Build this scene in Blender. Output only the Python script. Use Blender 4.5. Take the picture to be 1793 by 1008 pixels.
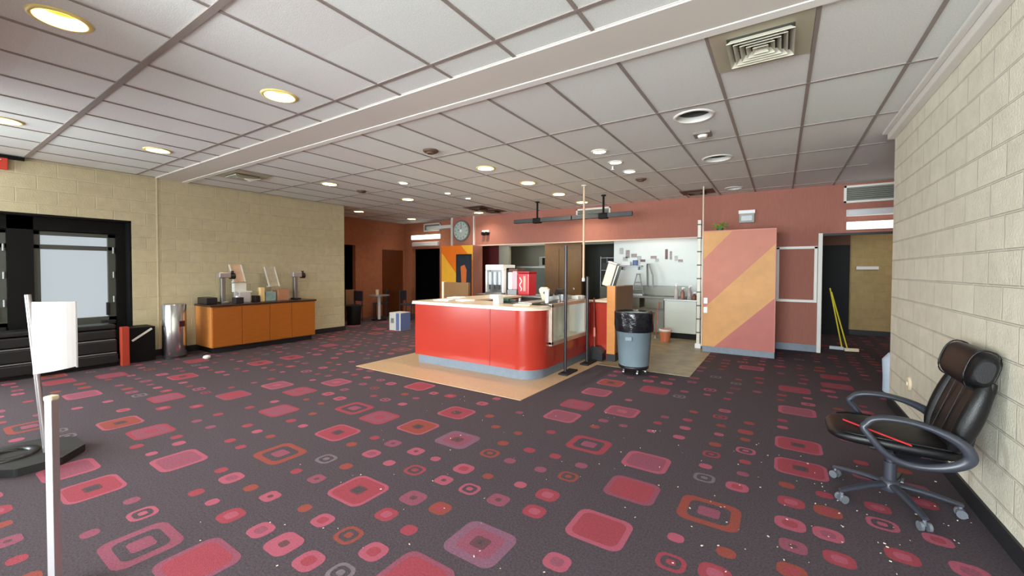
import bpy, math, random
from mathutils import Vector, Matrix
PI = math.pi
sc = bpy.context.scene
for o in list(bpy.data.objects): bpy.data.objects.remove(o)
C = sc.collection
# ------------------------------------------------------------------ camera, sky, daylight, exposure
F, YAW, PITCH, ROLL = 718.0, math.radians(33.2), math.radians(1.25), math.radians(-0.22)
fw = Vector((-math.sin(YAW)*math.cos(PITCH), math.cos(YAW)*math.cos(PITCH), -math.sin(PITCH)))
rt = Vector((math.cos(YAW), math.sin(YAW), 0)); up = rt.cross(fw)
rt, up = rt*math.cos(ROLL)-up*math.sin(ROLL), up*math.cos(ROLL)+rt*math.sin(ROLL)
cd = bpy.data.cameras.new('camera'); cam = bpy.data.objects.new('camera', cd); C.objects.link(cam)
m = Matrix.Identity(4)
for i in range(3): m[i][0], m[i][1], m[i][2] = rt[i], up[i], -fw[i]
m.translation = Vector((0, 0, 1.5)); cam.matrix_world = m
cd.sensor_width = 36; cd.lens = F/1793*36; cd.shift_y = (488.6-504)/1793; cd.clip_start = 0.02
sc.camera = cam
w = bpy.data.worlds.new('world'); sc.world = w; w.use_nodes = True
bg = w.node_tree.nodes['Background']; bg.inputs[0].default_value = (0.86, 0.93, 1.0, 1); bg.inputs[1].default_value = 1.5
vs = sc.view_settings
vs.view_transform = 'Standard'; vs.look = 'None'; vs.gamma = 1; vs.use_curve_mapping = False
vs.exposure = -0.1
def area(name, loc, rot, sx, sy, power, col, spread=PI):
    l = bpy.data.lights.new(name, 'AREA'); l.shape = 'RECTANGLE'; l.size = sx; l.size_y = sy
    l.energy = power; l.color = col; l.spread = spread
    o = bpy.data.objects.new(name, l); C.objects.link(o); o.location = loc; o.rotation_euler = rot
    return o
DAY = (0.87, 0.955, 1.0)
# daylight coming in through the storefront windows behind the viewer
area('daylight_window_right', (-1.15, -5.75, 1.5), (PI/2+0.18, 0, 0), 4.0, 2.8, 1500, DAY)
area('daylight_window_left', (-7.3, -5.75, 1.5), (PI/2+0.18, 0, 0), 3.2, 2.8, 600, DAY)
area('daylight_side_fill', (-9.35, -3.15, 1.5), (0, -PI/2+0.15, 0), 2.6, 4.0, 820, DAY)  # unseen left-wall window light, added to brighten the right wall
# ------------------------------------------------------------------ materials
def lin(c):
    return tuple(((v/255)/12.92 if v/255 <= 0.04045 else ((v/255+0.055)/1.055)**2.4) for v in c)+(1,)
MATS = {}
def mat(name, rgb=None, rough=0.6, metal=0.0, noise=0.0, nscale=20, bump=0.0, bscale=80, emit=None, es=0.0, coat=0.0, alpha=None, trans=0.0, stretch=None, spec=None):
    if name in MATS: return MATS[name]
    M = bpy.data.materials.new(name); M.use_nodes = True; nt = M.node_tree; b = nt.nodes['Principled BSDF']
    c = lin(rgb); b.inputs['Base Color'].default_value = c
    b.inputs['Roughness'].default_value = rough; b.inputs['Metallic'].default_value = metal
    if spec is not None: b.inputs['Specular IOR Level'].default_value = spec
    if coat: b.inputs['Coat Weight'].default_value = coat
    if trans: b.inputs['Transmission Weight'].default_value = trans
    if emit: b.inputs['Emission Color'].default_value = lin(emit); b.inputs['Emission Strength'].default_value = es
    if noise or bump:
        tc = nt.nodes.new('ShaderNodeTexCoord'); mp = nt.nodes.new('ShaderNodeMapping')
        nt.links.new(tc.outputs['Object'], mp.inputs[0])
        if stretch: mp.inputs['Scale'].default_value = stretch
    if noise:
        n = nt.nodes.new('ShaderNodeTexNoise'); n.inputs['Scale'].default_value = nscale; n.inputs['Detail'].default_value = 5
        nt.links.new(mp.outputs[0], n.inputs['Vector'])
        mr = nt.nodes.new('ShaderNodeMapRange'); mr.inputs[1].default_value = 0.3; mr.inputs[2].default_value = 0.7
        mr.inputs[3].default_value = 1-noise; mr.inputs[4].default_value = 1+noise
        nt.links.new(n.outputs['Fac'], mr.inputs[0])
        vm = nt.nodes.new('ShaderNodeVectorMath'); vm.operation = 'SCALE'; vm.inputs[0].default_value = c[:3]
        nt.links.new(mr.outputs[0], vm.inputs['Scale']); nt.links.new(vm.outputs[0], b.inputs['Base Color'])
    if bump:
        n2 = nt.nodes.new('ShaderNodeTexNoise'); n2.inputs['Scale'].default_value = bscale; n2.inputs['Detail'].default_value = 3
        nt.links.new(mp.outputs[0], n2.inputs['Vector'])
        bp = nt.nodes.new('ShaderNodeBump'); bp.inputs['Strength'].default_value = bump; bp.inputs['Distance'].default_value = 0.01
        nt.links.new(n2.outputs['Fac'], bp.inputs['Height']); nt.links.new(bp.outputs[0], b.inputs['Normal'])
    MATS[name] = M; return M
def emis(name, rgb, s):
    M = bpy.data.materials.new(name); M.use_nodes = True; nt = M.node_tree
    b = nt.nodes['Principled BSDF']; b.inputs['Base Color'].default_value = lin([v*.35 for v in rgb]); b.inputs['Roughness'].default_value = .5
    b.inputs['Emission Color'].default_value = lin(rgb); b.inputs['Emission Strength'].default_value = s
    MATS[name] = M; return M
def block_mat(name, rgb, rgb2, mortar, axis, bw=0.406, bh=0.203):
    M = bpy.data.materials.new(name); M.use_nodes = True; nt = M.node_tree; b = nt.nodes['Principled BSDF']; N = nt.nodes.new; Lk = nt.links.new
    b.inputs['Roughness'].default_value = 0.62; b.inputs['Specular IOR Level'].default_value = 0.3
    tc = N('ShaderNodeTexCoord'); sp = N('ShaderNodeSeparateXYZ'); cb = N('ShaderNodeCombineXYZ')
    Lk(tc.outputs['Object'], sp.inputs[0]); Lk(sp.outputs[axis], cb.inputs[0]); Lk(sp.outputs['Z'], cb.inputs[1])
    br = N('ShaderNodeTexBrick'); br.offset = 0.5
    br.inputs['Color1'].default_value = lin(rgb); br.inputs['Color2'].default_value = lin(rgb2); br.inputs['Mortar'].default_value = lin(mortar)
    br.inputs['Scale'].default_value = 1; br.inputs['Mortar Size'].default_value = 0.008; br.inputs['Mortar Smooth'].default_value = 0.4
    br.inputs['Brick Width'].default_value = bw; br.inputs['Row Height'].default_value = bh
    Lk(cb.outputs[0], br.inputs['Vector'])
    n = N('ShaderNodeTexNoise'); n.inputs['Scale'].default_value = 9; n.inputs['Detail'].default_value = 6; Lk(tc.outputs['Object'], n.inputs['Vector'])
    mr = N('ShaderNodeMapRange'); mr.inputs[1].default_value = .3; mr.inputs[2].default_value = .7; mr.inputs[3].default_value = .93; mr.inputs[4].default_value = 1.06
    Lk(n.outputs['Fac'], mr.inputs[0])
    vm = N('ShaderNodeVectorMath'); vm.operation = 'SCALE'; Lk(br.outputs['Color'], vm.inputs[0]); Lk(mr.outputs[0], vm.inputs['Scale'])
    Lk(vm.outputs[0], b.inputs['Base Color'])
    n2 = N('ShaderNodeTexNoise'); n2.inputs['Scale'].default_value = 60; Lk(tc.outputs['Object'], n2.inputs['Vector'])
    ml = N('ShaderNodeMath'); ml.operation = 'MULTIPLY_ADD'; ml.inputs[1].default_value = -1; Lk(br.outputs['Fac'], ml.inputs[0])
    m2 = N('ShaderNodeMath'); m2.operation = 'MULTIPLY'; m2.inputs[1].default_value = .5; Lk(n2.outputs['Fac'], m2.inputs[0]); Lk(m2.outputs[0], ml.inputs[2])
    bp = N('ShaderNodeBump'); bp.inputs['Strength'].default_value = .9; bp.inputs['Distance'].default_value = .008
    Lk(ml.outputs[0], bp.inputs['Height']); Lk(bp.outputs[0], b.inputs['Normal'])
    MATS[name] = M; return M
def ceiling_mat():
    M = bpy.data.materials.new('ceiling tile'); M.use_nodes = True; nt = M.node_tree; b = nt.nodes['Principled BSDF']; N = nt.nodes.new; Lk = nt.links.new
    b.inputs['Roughness'].default_value = .9; b.inputs['Specular IOR Level'].default_value = .15
    tc = N('ShaderNodeTexCoord'); mp = N('ShaderNodeMapping'); mp.inputs['Scale'].default_value = (1/.6096, 1/1.2192, 1); mp.inputs['Location'].default_value = (-.17/.6096+20, -.58/1.2192+20, 0)
    Lk(tc.outputs['Object'], mp.inputs[0]); fl = N('ShaderNodeVectorMath'); fl.operation = 'FLOOR'; Lk(mp.outputs[0], fl.inputs[0])
    wn = N('ShaderNodeTexWhiteNoise'); wn.noise_dimensions = '2D'; Lk(fl.outputs[0], wn.inputs['Vector'])
    mx = N('ShaderNodeMix'); mx.data_type = 'RGBA'; mx.inputs[6].default_value = lin((222, 221, 218)); mx.inputs[7].default_value = lin((227, 231, 227))
    Lk(wn.outputs['Value'], mx.inputs[0])
    n = N('ShaderNodeTexNoise'); n.inputs['Scale'].default_value = 130; n.inputs['Detail'].default_value = 4; Lk(tc.outputs['Object'], n.inputs['Vector'])
    mr = N('ShaderNodeMapRange'); mr.inputs[1].default_value = .35; mr.inputs[2].default_value = .65; mr.inputs[3].default_value = .9; mr.inputs[4].default_value = 1.04
    Lk(n.outputs['Fac'], mr.inputs[0]); vm = N('ShaderNodeVectorMath'); vm.operation = 'SCALE'; Lk(mx.outputs[2], vm.inputs[0]); Lk(mr.outputs[0], vm.inputs['Scale'])
    Lk(vm.outputs[0], b.inputs['Base Color'])
    bp = N('ShaderNodeBump'); bp.inputs['Strength'].default_value = .3; bp.inputs['Distance'].default_value = .003; Lk(n.outputs['Fac'], bp.inputs['Height']); Lk(bp.outputs[0], b.inputs['Normal'])
    MATS['ceil'] = M; return M
CEIL = ceiling_mat()
BLK_R = block_mat('right block', (228, 223, 204), (220, 215, 196), (212, 206, 190), 'Y')
BLK_L = block_mat('left block', (206, 196, 164), (200, 190, 158), (212, 203, 174), 'Y')
BLK_H = block_mat('hall block', (178, 152, 104), (170, 145, 98), (190, 165, 118), 'X')
GRIDM = mat('tbar', (142, 132, 126), .5)
BEAMM = mat('beam paint', (208, 202, 194), .55)
WHITE = mat('white paint', (232, 230, 224), .5)
TRIMW = mat('white trim', (225, 222, 214), .4)
BLACK = mat('black paint', (13, 13, 14), .55, spec=.2)
BLKPL = mat('black plastic', (28, 28, 31), .38)
RUBB = mat('black rubber', (20, 20, 21), .7)
BASEB = mat('black vinyl base', (32, 32, 36), .55)
GREYB = mat('grey vinyl base', (112, 122, 134), .45, noise=.08)
REDW = mat('terracotta fabric wall', (164, 107, 92), .9, noise=.07, nscale=14, bump=.5, bscale=60, stretch=(6, 6, .4))
ALCW = mat('brown orange wall', (166, 104, 74), .85, noise=.08, nscale=10)
REDC = mat('red laminate', (166, 50, 36), .2, noise=.03, nscale=3, coat=.3)
TOPL = mat('cream laminate', (214, 196, 172), .3, noise=.05, nscale=30)
TOPW = mat('pale edge', (232, 214, 196), .35)
WOODO = mat('orange wood', (166, 94, 30), .38, noise=.06, nscale=6, stretch=(1, 1, 6))
WOODL = mat('light wood edge', (206, 134, 66), .4, noise=.06, nscale=6, stretch=(1, 1, 5))
WOODB = mat('brown wood', (120, 86, 46), .45, noise=.1, nscale=8, stretch=(6, 6, .8))
WOODD = mat('dark wood door', (96, 50, 22), .4, noise=.15, nscale=7, stretch=(8, 8, .7))
DKTOP = mat('dark countertop', (58, 34, 28), .3, noise=.1)
STEEL = mat('stainless steel', (205, 208, 210), .22, 1.0)
STEELR = mat('brushed steel', (170, 172, 172), .42, 1.0)
ALUM = mat('aluminium', (208, 206, 208), .38, .85)
GREYM = mat('grey metal', (150, 152, 154), .45, .5)
COPPER = mat('copper tint', (196, 120, 92), .3, .9)
LEATH = mat('black leather', (14, 14, 16), .38, spec=.35, bump=.15, bscale=220)
GPLAS = mat('dark grey plastic', (50, 53, 62), .38)
CHROME = mat('chrome', (225, 228, 232), .12, 1.0)
BRUTE = mat('blue grey plastic', (118, 134, 142), .45, noise=.05, nscale=6)
BAG = mat('black bag film', (20, 21, 26), .22, bump=.6, bscale=22)
WPLAS = mat('white plastic', (236, 236, 234), .35)
CREAM = mat('cream card', (232, 216, 184), .6)
PAPER = mat('paper', (236, 234, 230), .8)
REDP = mat('red plastic', (196, 26, 40), .3)
BLUEG = mat('blue box', (96, 112, 160), .6)
LBLUE = mat('pale blue bag', (188, 206, 222), .5)
GREENP = mat('leaf green', (116, 190, 50), .5)
DGREEN = mat('dark green', (40, 92, 66), .5)
YEL = mat('yellow handle', (222, 206, 60), .4)
SALM = mat('salmon plywood', (190, 116, 94), .55, noise=.06, nscale=5, bump=.1, bscale=30)
ORNG = mat('amber plywood', (204, 148, 86), .55, noise=.08, nscale=5, bump=.1, bscale=30)
ORNG2 = mat('orange plywood', (232, 116, 18), .5, noise=.05, nscale=5)
YELP = mat('yellow plywood', (238, 176, 48), .5, noise=.05, nscale=5)
GROOVE = mat('groove', (96, 44, 36), .8)
ROSE = mat('rose plywood', (178, 98, 88), .55, noise=.05, nscale=5)
BEIGET = mat('beige tile', (200, 170, 134), .35, noise=.07, nscale=25)
DIRTY = mat('dirty kitchen tile', (146, 134, 106), .4, noise=.25, nscale=5)
FRP = mat('white wall board', (208, 217, 212), .35, noise=.02, nscale=3)
KGREY = mat('grey kitchen paint', (140, 140, 126), .7)
KDARK = mat('dark kitchen paint', (70, 72, 66), .7)
MAROON = mat('maroon panel', (92, 30, 34), .6)
VENTM = mat('vent tan', (170, 163, 142), .5)
VENTW = mat('vent louvre', (196, 192, 174), .45)
DARKV = mat('dark vent', (92, 68, 54), .6)
GRILLE = mat('grille grey', (150, 152, 142), .5)
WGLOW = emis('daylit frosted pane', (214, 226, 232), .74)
TUBE = emis('fluorescent tube', (255, 253, 244), 3.2)
TUBEOFF = mat('unlit diffuser', (206, 206, 208), .4)
BULB = emis('warm bulb', (255, 240, 158), 1.0)
BULB2 = emis('small bulb', (255, 236, 205), 2.0)
REFL = mat('lamplit reflector', (236, 200, 112), .4)  # the lamp's yellow glow is put into the reflector colour
REFLW = mat('white baffle', (214, 210, 204), .45)
def glass_mat():
    M = bpy.data.materials.new('clear glass'); M.use_nodes = True; nt = M.node_tree; nt.nodes.clear(); N = nt.nodes.new
    o = N('ShaderNodeOutputMaterial'); mx = N('ShaderNodeMixShader'); tr = N('ShaderNodeBsdfTransparent'); gl = N('ShaderNodeBsdfGlossy'); gl.inputs['Roughness'].default_value = .04
    mx.inputs[0].default_value = .08; nt.links.new(tr.outputs[0], mx.inputs[1]); nt.links.new(gl.outputs[0], mx.inputs[2]); nt.links.new(mx.outputs[0], o.inputs[0]); return M
GLASS = glass_mat()
CLKM = mat('clock face', (176, 190, 184), .35, noise=.1, nscale=18)
# ------------------------------------------------------------------ mesh builder
class MB:
    def __init__(s): s.v = []; s.f = []; s.mi = []; s.sm = []
    def add(s, vs, fs, mi=0, sm=False):
        b = len(s.v); s.v += [tuple(v) for v in vs]
        for f in fs: s.f.append([b+i for i in f]); s.mi.append(mi); s.sm.append(sm)
        return s
    def box(s, x0, x1, y0, y1, z0, z1, mi=0):
        if x0 > x1: x0, x1 = x1, x0
        if y0 > y1: y0, y1 = y1, y0
        if z0 > z1: z0, z1 = z1, z0
        v = [(x, y, z) for z in (z0, z1) for y in (y0, y1) for x in (x0, x1)]
        return s.add(v, [(0, 2, 3, 1), (4, 5, 7, 6), (0, 1, 5, 4), (2, 6, 7, 3), (0, 4, 6, 2), (1, 3, 7, 5)], mi)
    def obox(s, c, size, rot, mi=0):
        R = rot if isinstance(rot, Matrix) else Matrix.Rotation(rot, 3, 'Z')
        hx, hy, hz = [q/2 for q in size]; c = Vector(c)
        v = [c+R@Vector((x, y, z)) for z in (-hz, hz) for y in (-hy, hy) for x in (-hx, hx)]
        return s.add(v, [(0, 2, 3, 1), (4, 5, 7, 6), (0, 1, 5, 4), (2, 6, 7, 3), (0, 4, 6, 2), (1, 3, 7, 5)], mi)
    def loft(s, rings, mi=0, cap=True, closed=False, sm=True):
        n = len(rings[0]); vs = [p for r in rings for p in r]; fs = []
        R = len(rings)
        for i in range(R if closed else R-1):
            a = i*n; b = ((i+1) % R)*n
            for j in range(n): k = (j+1) % n; fs.append((a+j, a+k, b+k, b+j))
        s.add(vs, fs, mi, sm)
        if cap and not closed:
            s.add(rings[0], [tuple(range(n))[::-1]], mi); s.add(rings[-1], [tuple(range(n))], mi)
        return s
    def cyl(s, p0, p1, r0, r1=None, n=16, mi=0, cap=True):
        r1 = r0 if r1 is None else r1; p0 = Vector(p0); p1 = Vector(p1); d = (p1-p0).normalized()
        a = d.cross(Vector((0, 0, 1)) if abs(d.z) < .9 else Vector((1, 0, 0))).normalized(); b = d.cross(a)
        rg = [[p+(a*math.cos(2*PI*i/n)+b*math.sin(2*PI*i/n))*r for i in range(n)] for p, r in ((p0, r0), (p1, r1))]
        return s.loft(rg, mi, cap)
    def lathe(s, cx, cy, prof, n=32, mi=0, cap=True, wob=0, sm=True, z0=0):
        rg = []
        for k, (r, z) in enumerate(prof):
            rg.append([(cx+r*(1+(wob*math.sin(7*a+k*1.3)+wob*.6*math.sin(17*a+k)) if wob else r)*math.cos(a)*(1 if wob else 1)/(1 if wob else r or 1), cy+r*(1+(wob*math.sin(7*a+k*1.3)+wob*.6*math.sin(17*a+k)) if wob else r)*math.sin(a)/(1 if wob else r or 1), z+z0) for a in [2*PI*i/n for i in range(n)]])
        return s.loft(rg, mi, cap, sm=sm)
    def prism(s, poly, ax, a, b, mi=0, sm=False):
        n = len(poly)
        def P(u, v, t): return {'z': (u, v, t), 'y': (u, t, v), 'x': (t, u, v)}[ax]
        vs = [P(u, v, a) for u, v in poly]+[P(u, v, b) for u, v in poly]
        s.add(vs, [tuple(range(n))[::-1], tuple(range(n, 2*n))], mi)
        s.add(vs, [(i, (i+1) % n, n+(i+1) % n, n+i) for i in range(n)], mi, sm); return s
    def sweep(s, pts, ra, rb=None, n=12, closed=False, mi=0, upv=(0, 0, 1)):
        rb = rb or ra; pts = [Vector(p) for p in pts]; R = []; N = len(pts); U = Vector(upv)
        for i, p in enumerate(pts):
            t = (pts[(i+1) % N]-pts[i-1]) if closed else (pts[min(i+1, N-1)]-pts[max(i-1, 0)])
            t.normalize(); a = U.cross(t)
            if a.length < 1e-3: a = Vector((1, 0, 0)).cross(t)
            a.normalize(); b = t.cross(a)
            A = ra[i] if isinstance(ra, (list, tuple)) else ra; B = rb[i] if isinstance(rb, (list, tuple)) else rb
            R.append([p+a*A*math.cos(2*PI*j/n)+b*B*math.sin(2*PI*j/n) for j in range(n)])
        return s.loft(R, mi, not closed, closed)
    def build(s, name, mats, parent=None, org=None, bev=0, seg=2, sub=0):
        me = bpy.data.meshes.new(name); O = Vector(org) if org else Vector((0, 0, 0))
        if parent is not None: O = Vector(parent['_o'])
        me.from_pydata([Vector(v)-O for v in s.v], [], s.f)
        for M in (mats if isinstance(mats, (list, tuple)) else [mats]): me.materials.append(M)
        me.polygons.foreach_set('material_index', s.mi); me.polygons.foreach_set('use_smooth', s.sm)
        me.validate(); me.update()
        o = bpy.data.objects.new(name, me); C.objects.link(o)
        if parent is not None: o.parent = parent
        else: o.location = O
        o['_o'] = tuple(O)
        if bev:
            b = o.modifiers.new('bevel', 'BEVEL'); b.width = bev; b.segments = seg; b.limit_method = 'ANGLE'; b.angle_limit = math.radians(50)
        if sub:
            q = o.modifiers.new('subsurf', 'SUBSURF'); q.levels = sub; q.render_levels = sub
        return o
def thing(name, loc, label, cat, group=None):
    o = bpy.data.objects.new(name, None); C.objects.link(o); o.location = loc; o.empty_display_size = .1
    o['_o'] = tuple(loc); return tag(o, label, cat, group)
def tag(o, label, cat, group=None, kind=None):
    o['label'] = label; o['category'] = cat
    if group: o['group'] = group
    if kind: o['kind'] = kind
    return o
def struct(o): o['kind'] = 'structure'; return o
def dup(root, delta, label, rot=None):
    r = root.copy(); C.objects.link(r); r.location = Vector(root.location)+Vector(delta); r['label'] = label
    if rot is not None: r.rotation_euler = (0, 0, rot)
    def kids(a, b):
        for ch in list(a.children):
            c = ch.copy(); C.objects.link(c); c.parent = b; kids(ch, c)
    kids(root, r); return r
def sell(c, u, v, a, b, n=28, e=3.0):
    c = Vector(c); u = Vector(u); v = Vector(v); out = []
    for i in range(n):
        t = 2*PI*i/n; x = math.copysign(abs(math.cos(t))**(2/e), math.cos(t)); y = math.copysign(abs(math.sin(t))**(2/e), math.sin(t))
        out.append(c+u*a*x+v*b*y)
    return out
H = 3.07
rnd = random.Random(7)
# ------------------------------------------------------------------ downlight positions (x, y, radius, lit)
LIT = [(-3.82, .63, .12), (-3.82, 1.98, .12), (-6.92, .71, .12), (-6.92, 2.0, .12), (-6.95, 4.49, .12), (-3.82, 5.09, .12), (-3.82, 6.35, .12),
       (-3.84, 7.62, .12), (-3.84, 8.8, .12), (-6.97, 6.4, .12), (-9.54, 7.02, .12), (-9.54, 8.91, .12), (-6.92, 8.9, .12)]
SMALL = [(-5.72, 5.15, .07), (-5.72, 6.33, .05), (-5.74, 7.01, .05), (-2.02, 5.18, .08), (-2.02, 5.82, .08), (-2.02, 6.47, .08)]
OFF = [(-.76, 4.52, .165), (-.76, 6.37, .165), (-.76, 8.81, .13)]
HOLES = LIT+SMALL+OFF
# ------------------------------------------------------------------ ceiling with round holes for the cans
CX0, CX1, CY0, CY1 = -11.0, 2.6, -5.6, 9.95
xs = sorted({round(CX0, 3), round(CX1, 3)} | {round(x+s*(r+.03), 3) for x, y, r in HOLES for s in (-1, 1)})
ys = sorted({round(CY0, 3), round(CY1, 3)} | {round(y+s*(r+.03), 3) for x, y, r in HOLES for s in (-1, 1)})
mb = MB()
for i in range(len(xs)-1):
    for j in range(len(ys)-1):
        cx, cy = (xs[i]+xs[i+1])/2, (ys[j]+ys[j+1])/2
        if any(abs(cx-x) < r+.03 and abs(cy-y) < r+.03 for x, y, r in HOLES): continue
        mb.add([(xs[i], ys[j], H), (xs[i+1], ys[j], H), (xs[i+1], ys[j+1], H), (xs[i], ys[j+1], H)], [(0, 3, 2, 1)])
for x, y, r in HOLES:
    n = 32; e = r+.03; A = []; B = []
    for k in range(n):
        a = 2*PI*(k+.5)/n; c, s_ = math.cos(a), math.sin(a); q = e/max(abs(c), abs(s_))
        A.append((x+r*c, y+r*s_, H)); B.append((x+q*c, y+q*s_, H))
    cs = [(x+e, y+e, H), (x-e, y+e, H), (x-e, y-e, H), (x+e, y-e, H)]
    mb.add(A+B, [(k, (k+1) % n, n+(k+1) % n, n+k) for k in range(n)])
    for q, k in enumerate((3, 11, 19, 27)):
        mb.add([B[k], B[k+1], cs[q]], [(0, 1, 2)])
struct(mb.build('ceiling', CEIL))
mb = MB()                                             # plenum deck above the tiles, keeps stray light out
mb.box(CX0, CX1, CY0, CY1, 3.4, 3.5); struct(mb.build('ceiling', KDARK))
mb = MB(); GX = [.17+.6096*k for k in range(-19, 3)]; T = .013
YB = [1.107-1.2192, 1.107, 2.31]; YA = [4.235, 5.45, 6.67, 7.89, 9.1]
def skip(x, y): return False
for x in GX:
    if x > 1.02: continue
    for a, b in ((CY0, 2.555), (2.955, 9.45)):
        if x < -9.0:
            if b < 3: continue
            a = 6.2
        mb.box(x-T, x+T, a, b, H-.006, H+.002)
for y in YB+[YB[0]-1.2192, YB[0]-2*1.2192]: mb.box(-9, 1.0, y-T*1.1, y+T*1.1, H-.007, H+.002)
mb.box(-9, 1.0, 1.107-.022, 1.107+.022, H-.010, H+.002)
for y in YA: mb.box(-9 if y < 6.2 else -10.85, 1.05, y-T, y+T, H-.007, H+.002)
mb.box(.165, .77, 3.63-T, 3.63+T, H-.007, H+.002) if False else None
struct(mb.build('trim_1', GRIDM))                     # the suspended ceiling's T bars
mb = MB(); mb.box(-9, 1.05, 2.565, 2.93, H-.014, H+.01); mb.box(-9, 1.05, 2.935, 3.015, H-.02, H+.01, 1); mb.box(-9, 1.05, 2.555, 2.565, H-.003, H+.0, 0)
struct(mb.build('trim_2', [BEAMM, WHITE], ))  # flat beam strip across the ceiling
mb = MB(); mb.box(.985, 1.05, CY0, 6.2, H-.09, H); mb.box(.94, .985, CY0, 6.2, H-.03, H); struct(mb.build('trim_3', TRIMW, bev=.006))
# ------------------------------------------------------------------ walls
def wall(name, M, *boxes):
    mb = MB()
    for b in boxes: mb.box(*b)
    return struct(mb.build(name, M))
wall('wall_right', BLK_R, (1.05, 1.25, -5.6, 6.2, 0, H+.1))
# left wall with the dark doorway recess (y -0.5 .. 2.24)
wall('wall_left', BLK_L, (-9.2, -9, 2.24, 6.2, 0, H+.1), (-9.2, -9, -.5, 2.24, 2.29, H+.1), (-9.2, -9, -5.6, -5.2, 0, H+.1), (-9.2, -9, -1.1, -.5, 0, H+.1), (-9.2, -9, -5.2, -1.1, 2.8, H+.1), (-9.2, -9, -5.2, -1.1, 0, .15))
mb = MB(); mb.box(-9.13, -9.07, -5.2, -1.1, .15, .2); mb.box(-9.13, -9.07, -5.2, -1.1, 2.75, 2.8)
for y in (-5.2, -3.1, -1.16): mb.box(-9.13, -9.07, y, y+.06, .2, 2.75)
struct(mb.build('window_3', mat('grey metal', (150, 152, 154), .45, .5)))  # frame of the unseen side window added for the right-wall light
wall('wall_left_end', ALCW, (-9.25, -9.2, 2.5, 6.2, 0, H+.1))
wall('wall_alcove', ALCW, (-11, -10.85, 6.2, 7.45, 0, H+.1), (-11, -10.85, 7.45, 7.86, 2.25, H+.1), (-11, -10.85, 7.86, 9.95, 0, H+.1), (-11, -9.2, 6.1, 6.2, 0, H+.1))
wall('wall_alcove_back', ALCW, (-10.85, -10.46, 9.8, 9.95, 0, H), (-9.2, -8.4, 9.8, 9.95, 0, H), (-10.46, -9.2, 9.8, 9.95, 2.2, H), (-8.42, -8.37, 9.45, 9.8, 0, H))
wall('wall_back', REDW, (-8.4, -7.5, 9.45, 9.6, 0, H), (-7.5, -1.3, 9.45, 9.6, 2.21, H), (-1.3, .61, 9.45, 9.6, 0, H), (.61, 1.75, 9.45, 9.6, 2.16, H), (1.75, 2.6, 9.45, 9.6, 0, H))
wall('wall_side_right', REDW, (2.5, 2.6, 6.2, 9.6, 0, H), (1.25, 2.5, 6.1, 6.2, 0, H+.1))
# dark rooms behind the openings of the alcove
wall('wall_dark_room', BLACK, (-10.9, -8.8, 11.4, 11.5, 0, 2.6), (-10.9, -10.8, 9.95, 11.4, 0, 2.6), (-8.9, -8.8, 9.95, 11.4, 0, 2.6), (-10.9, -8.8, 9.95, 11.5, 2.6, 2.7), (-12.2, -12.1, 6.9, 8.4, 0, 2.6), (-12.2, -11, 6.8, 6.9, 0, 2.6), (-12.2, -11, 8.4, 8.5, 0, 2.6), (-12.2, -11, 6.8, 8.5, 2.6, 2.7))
# hall behind the right doorway
wall('wall_hall', BLK_H, (1.35, 3.6, 12.6, 12.75, 0, 2.8), (3.5, 3.6, 9.6, 12.6, 0, 2.8))
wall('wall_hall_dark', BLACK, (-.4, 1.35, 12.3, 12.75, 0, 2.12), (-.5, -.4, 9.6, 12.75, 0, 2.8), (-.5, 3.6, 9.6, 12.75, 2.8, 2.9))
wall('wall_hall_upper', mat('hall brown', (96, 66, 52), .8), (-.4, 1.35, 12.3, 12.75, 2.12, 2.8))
# kitchen
KY = 10.3
wall('wall_kitchen', FRP, (-3.6, -.9, KY, KY+.1, 0, 2.8), (-.95, -.85, 9.6, KY, 0, 2.8))
wall('wall_kitchen_wood', WOODB, (-5.62, -5.18, KY, KY+.1, 0, 2.8), (-5.18, -4.62, KY, KY+.1, 2.1, 2.8), (-4.62, -4.5, KY, KY+.1, 0, 2.8))
wall('wall_kitchen_left', KGREY, (-7.22, -6.86, KY, KY+.12, 0, 2.8), (-8.4, -7.5, 9.6, 9.7, 0, 2.8), (-8.4, -8.3, 9.7, KY, 0, 2.8), (-6.86, -5.62, KY, KY+.1, 2.22, 2.8), (-4.5, -3.6, KY, KY+.1, 2.2, 2.8))
wall('wall_kitchen_maroon', MAROON, (-8.4, -7.22, KY, KY+.1, 0, 2.8))
wall('wall_back_room', KGREY, (-9.5, -3.0, 13.0, 13.1, 0, 2.8), (-9.6, -9.5, KY+.1, 13.1, 0, 2.8), (-5.0, -4.9, KY+.1, 13, 0, 2.8))
wall('wall_back_room_dark', KDARK, (-3.1, -3.0, KY+.1, 13, 0, 2.8), (-4.9, -3.1, 12.2, 12.3, 0, 2.8))
wall('ceiling_kitchen', mat('kitchen ceiling', (205, 205, 200), .8), (-9.6, -.85, 9.6, 13.1, 2.8, 2.9))
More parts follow.
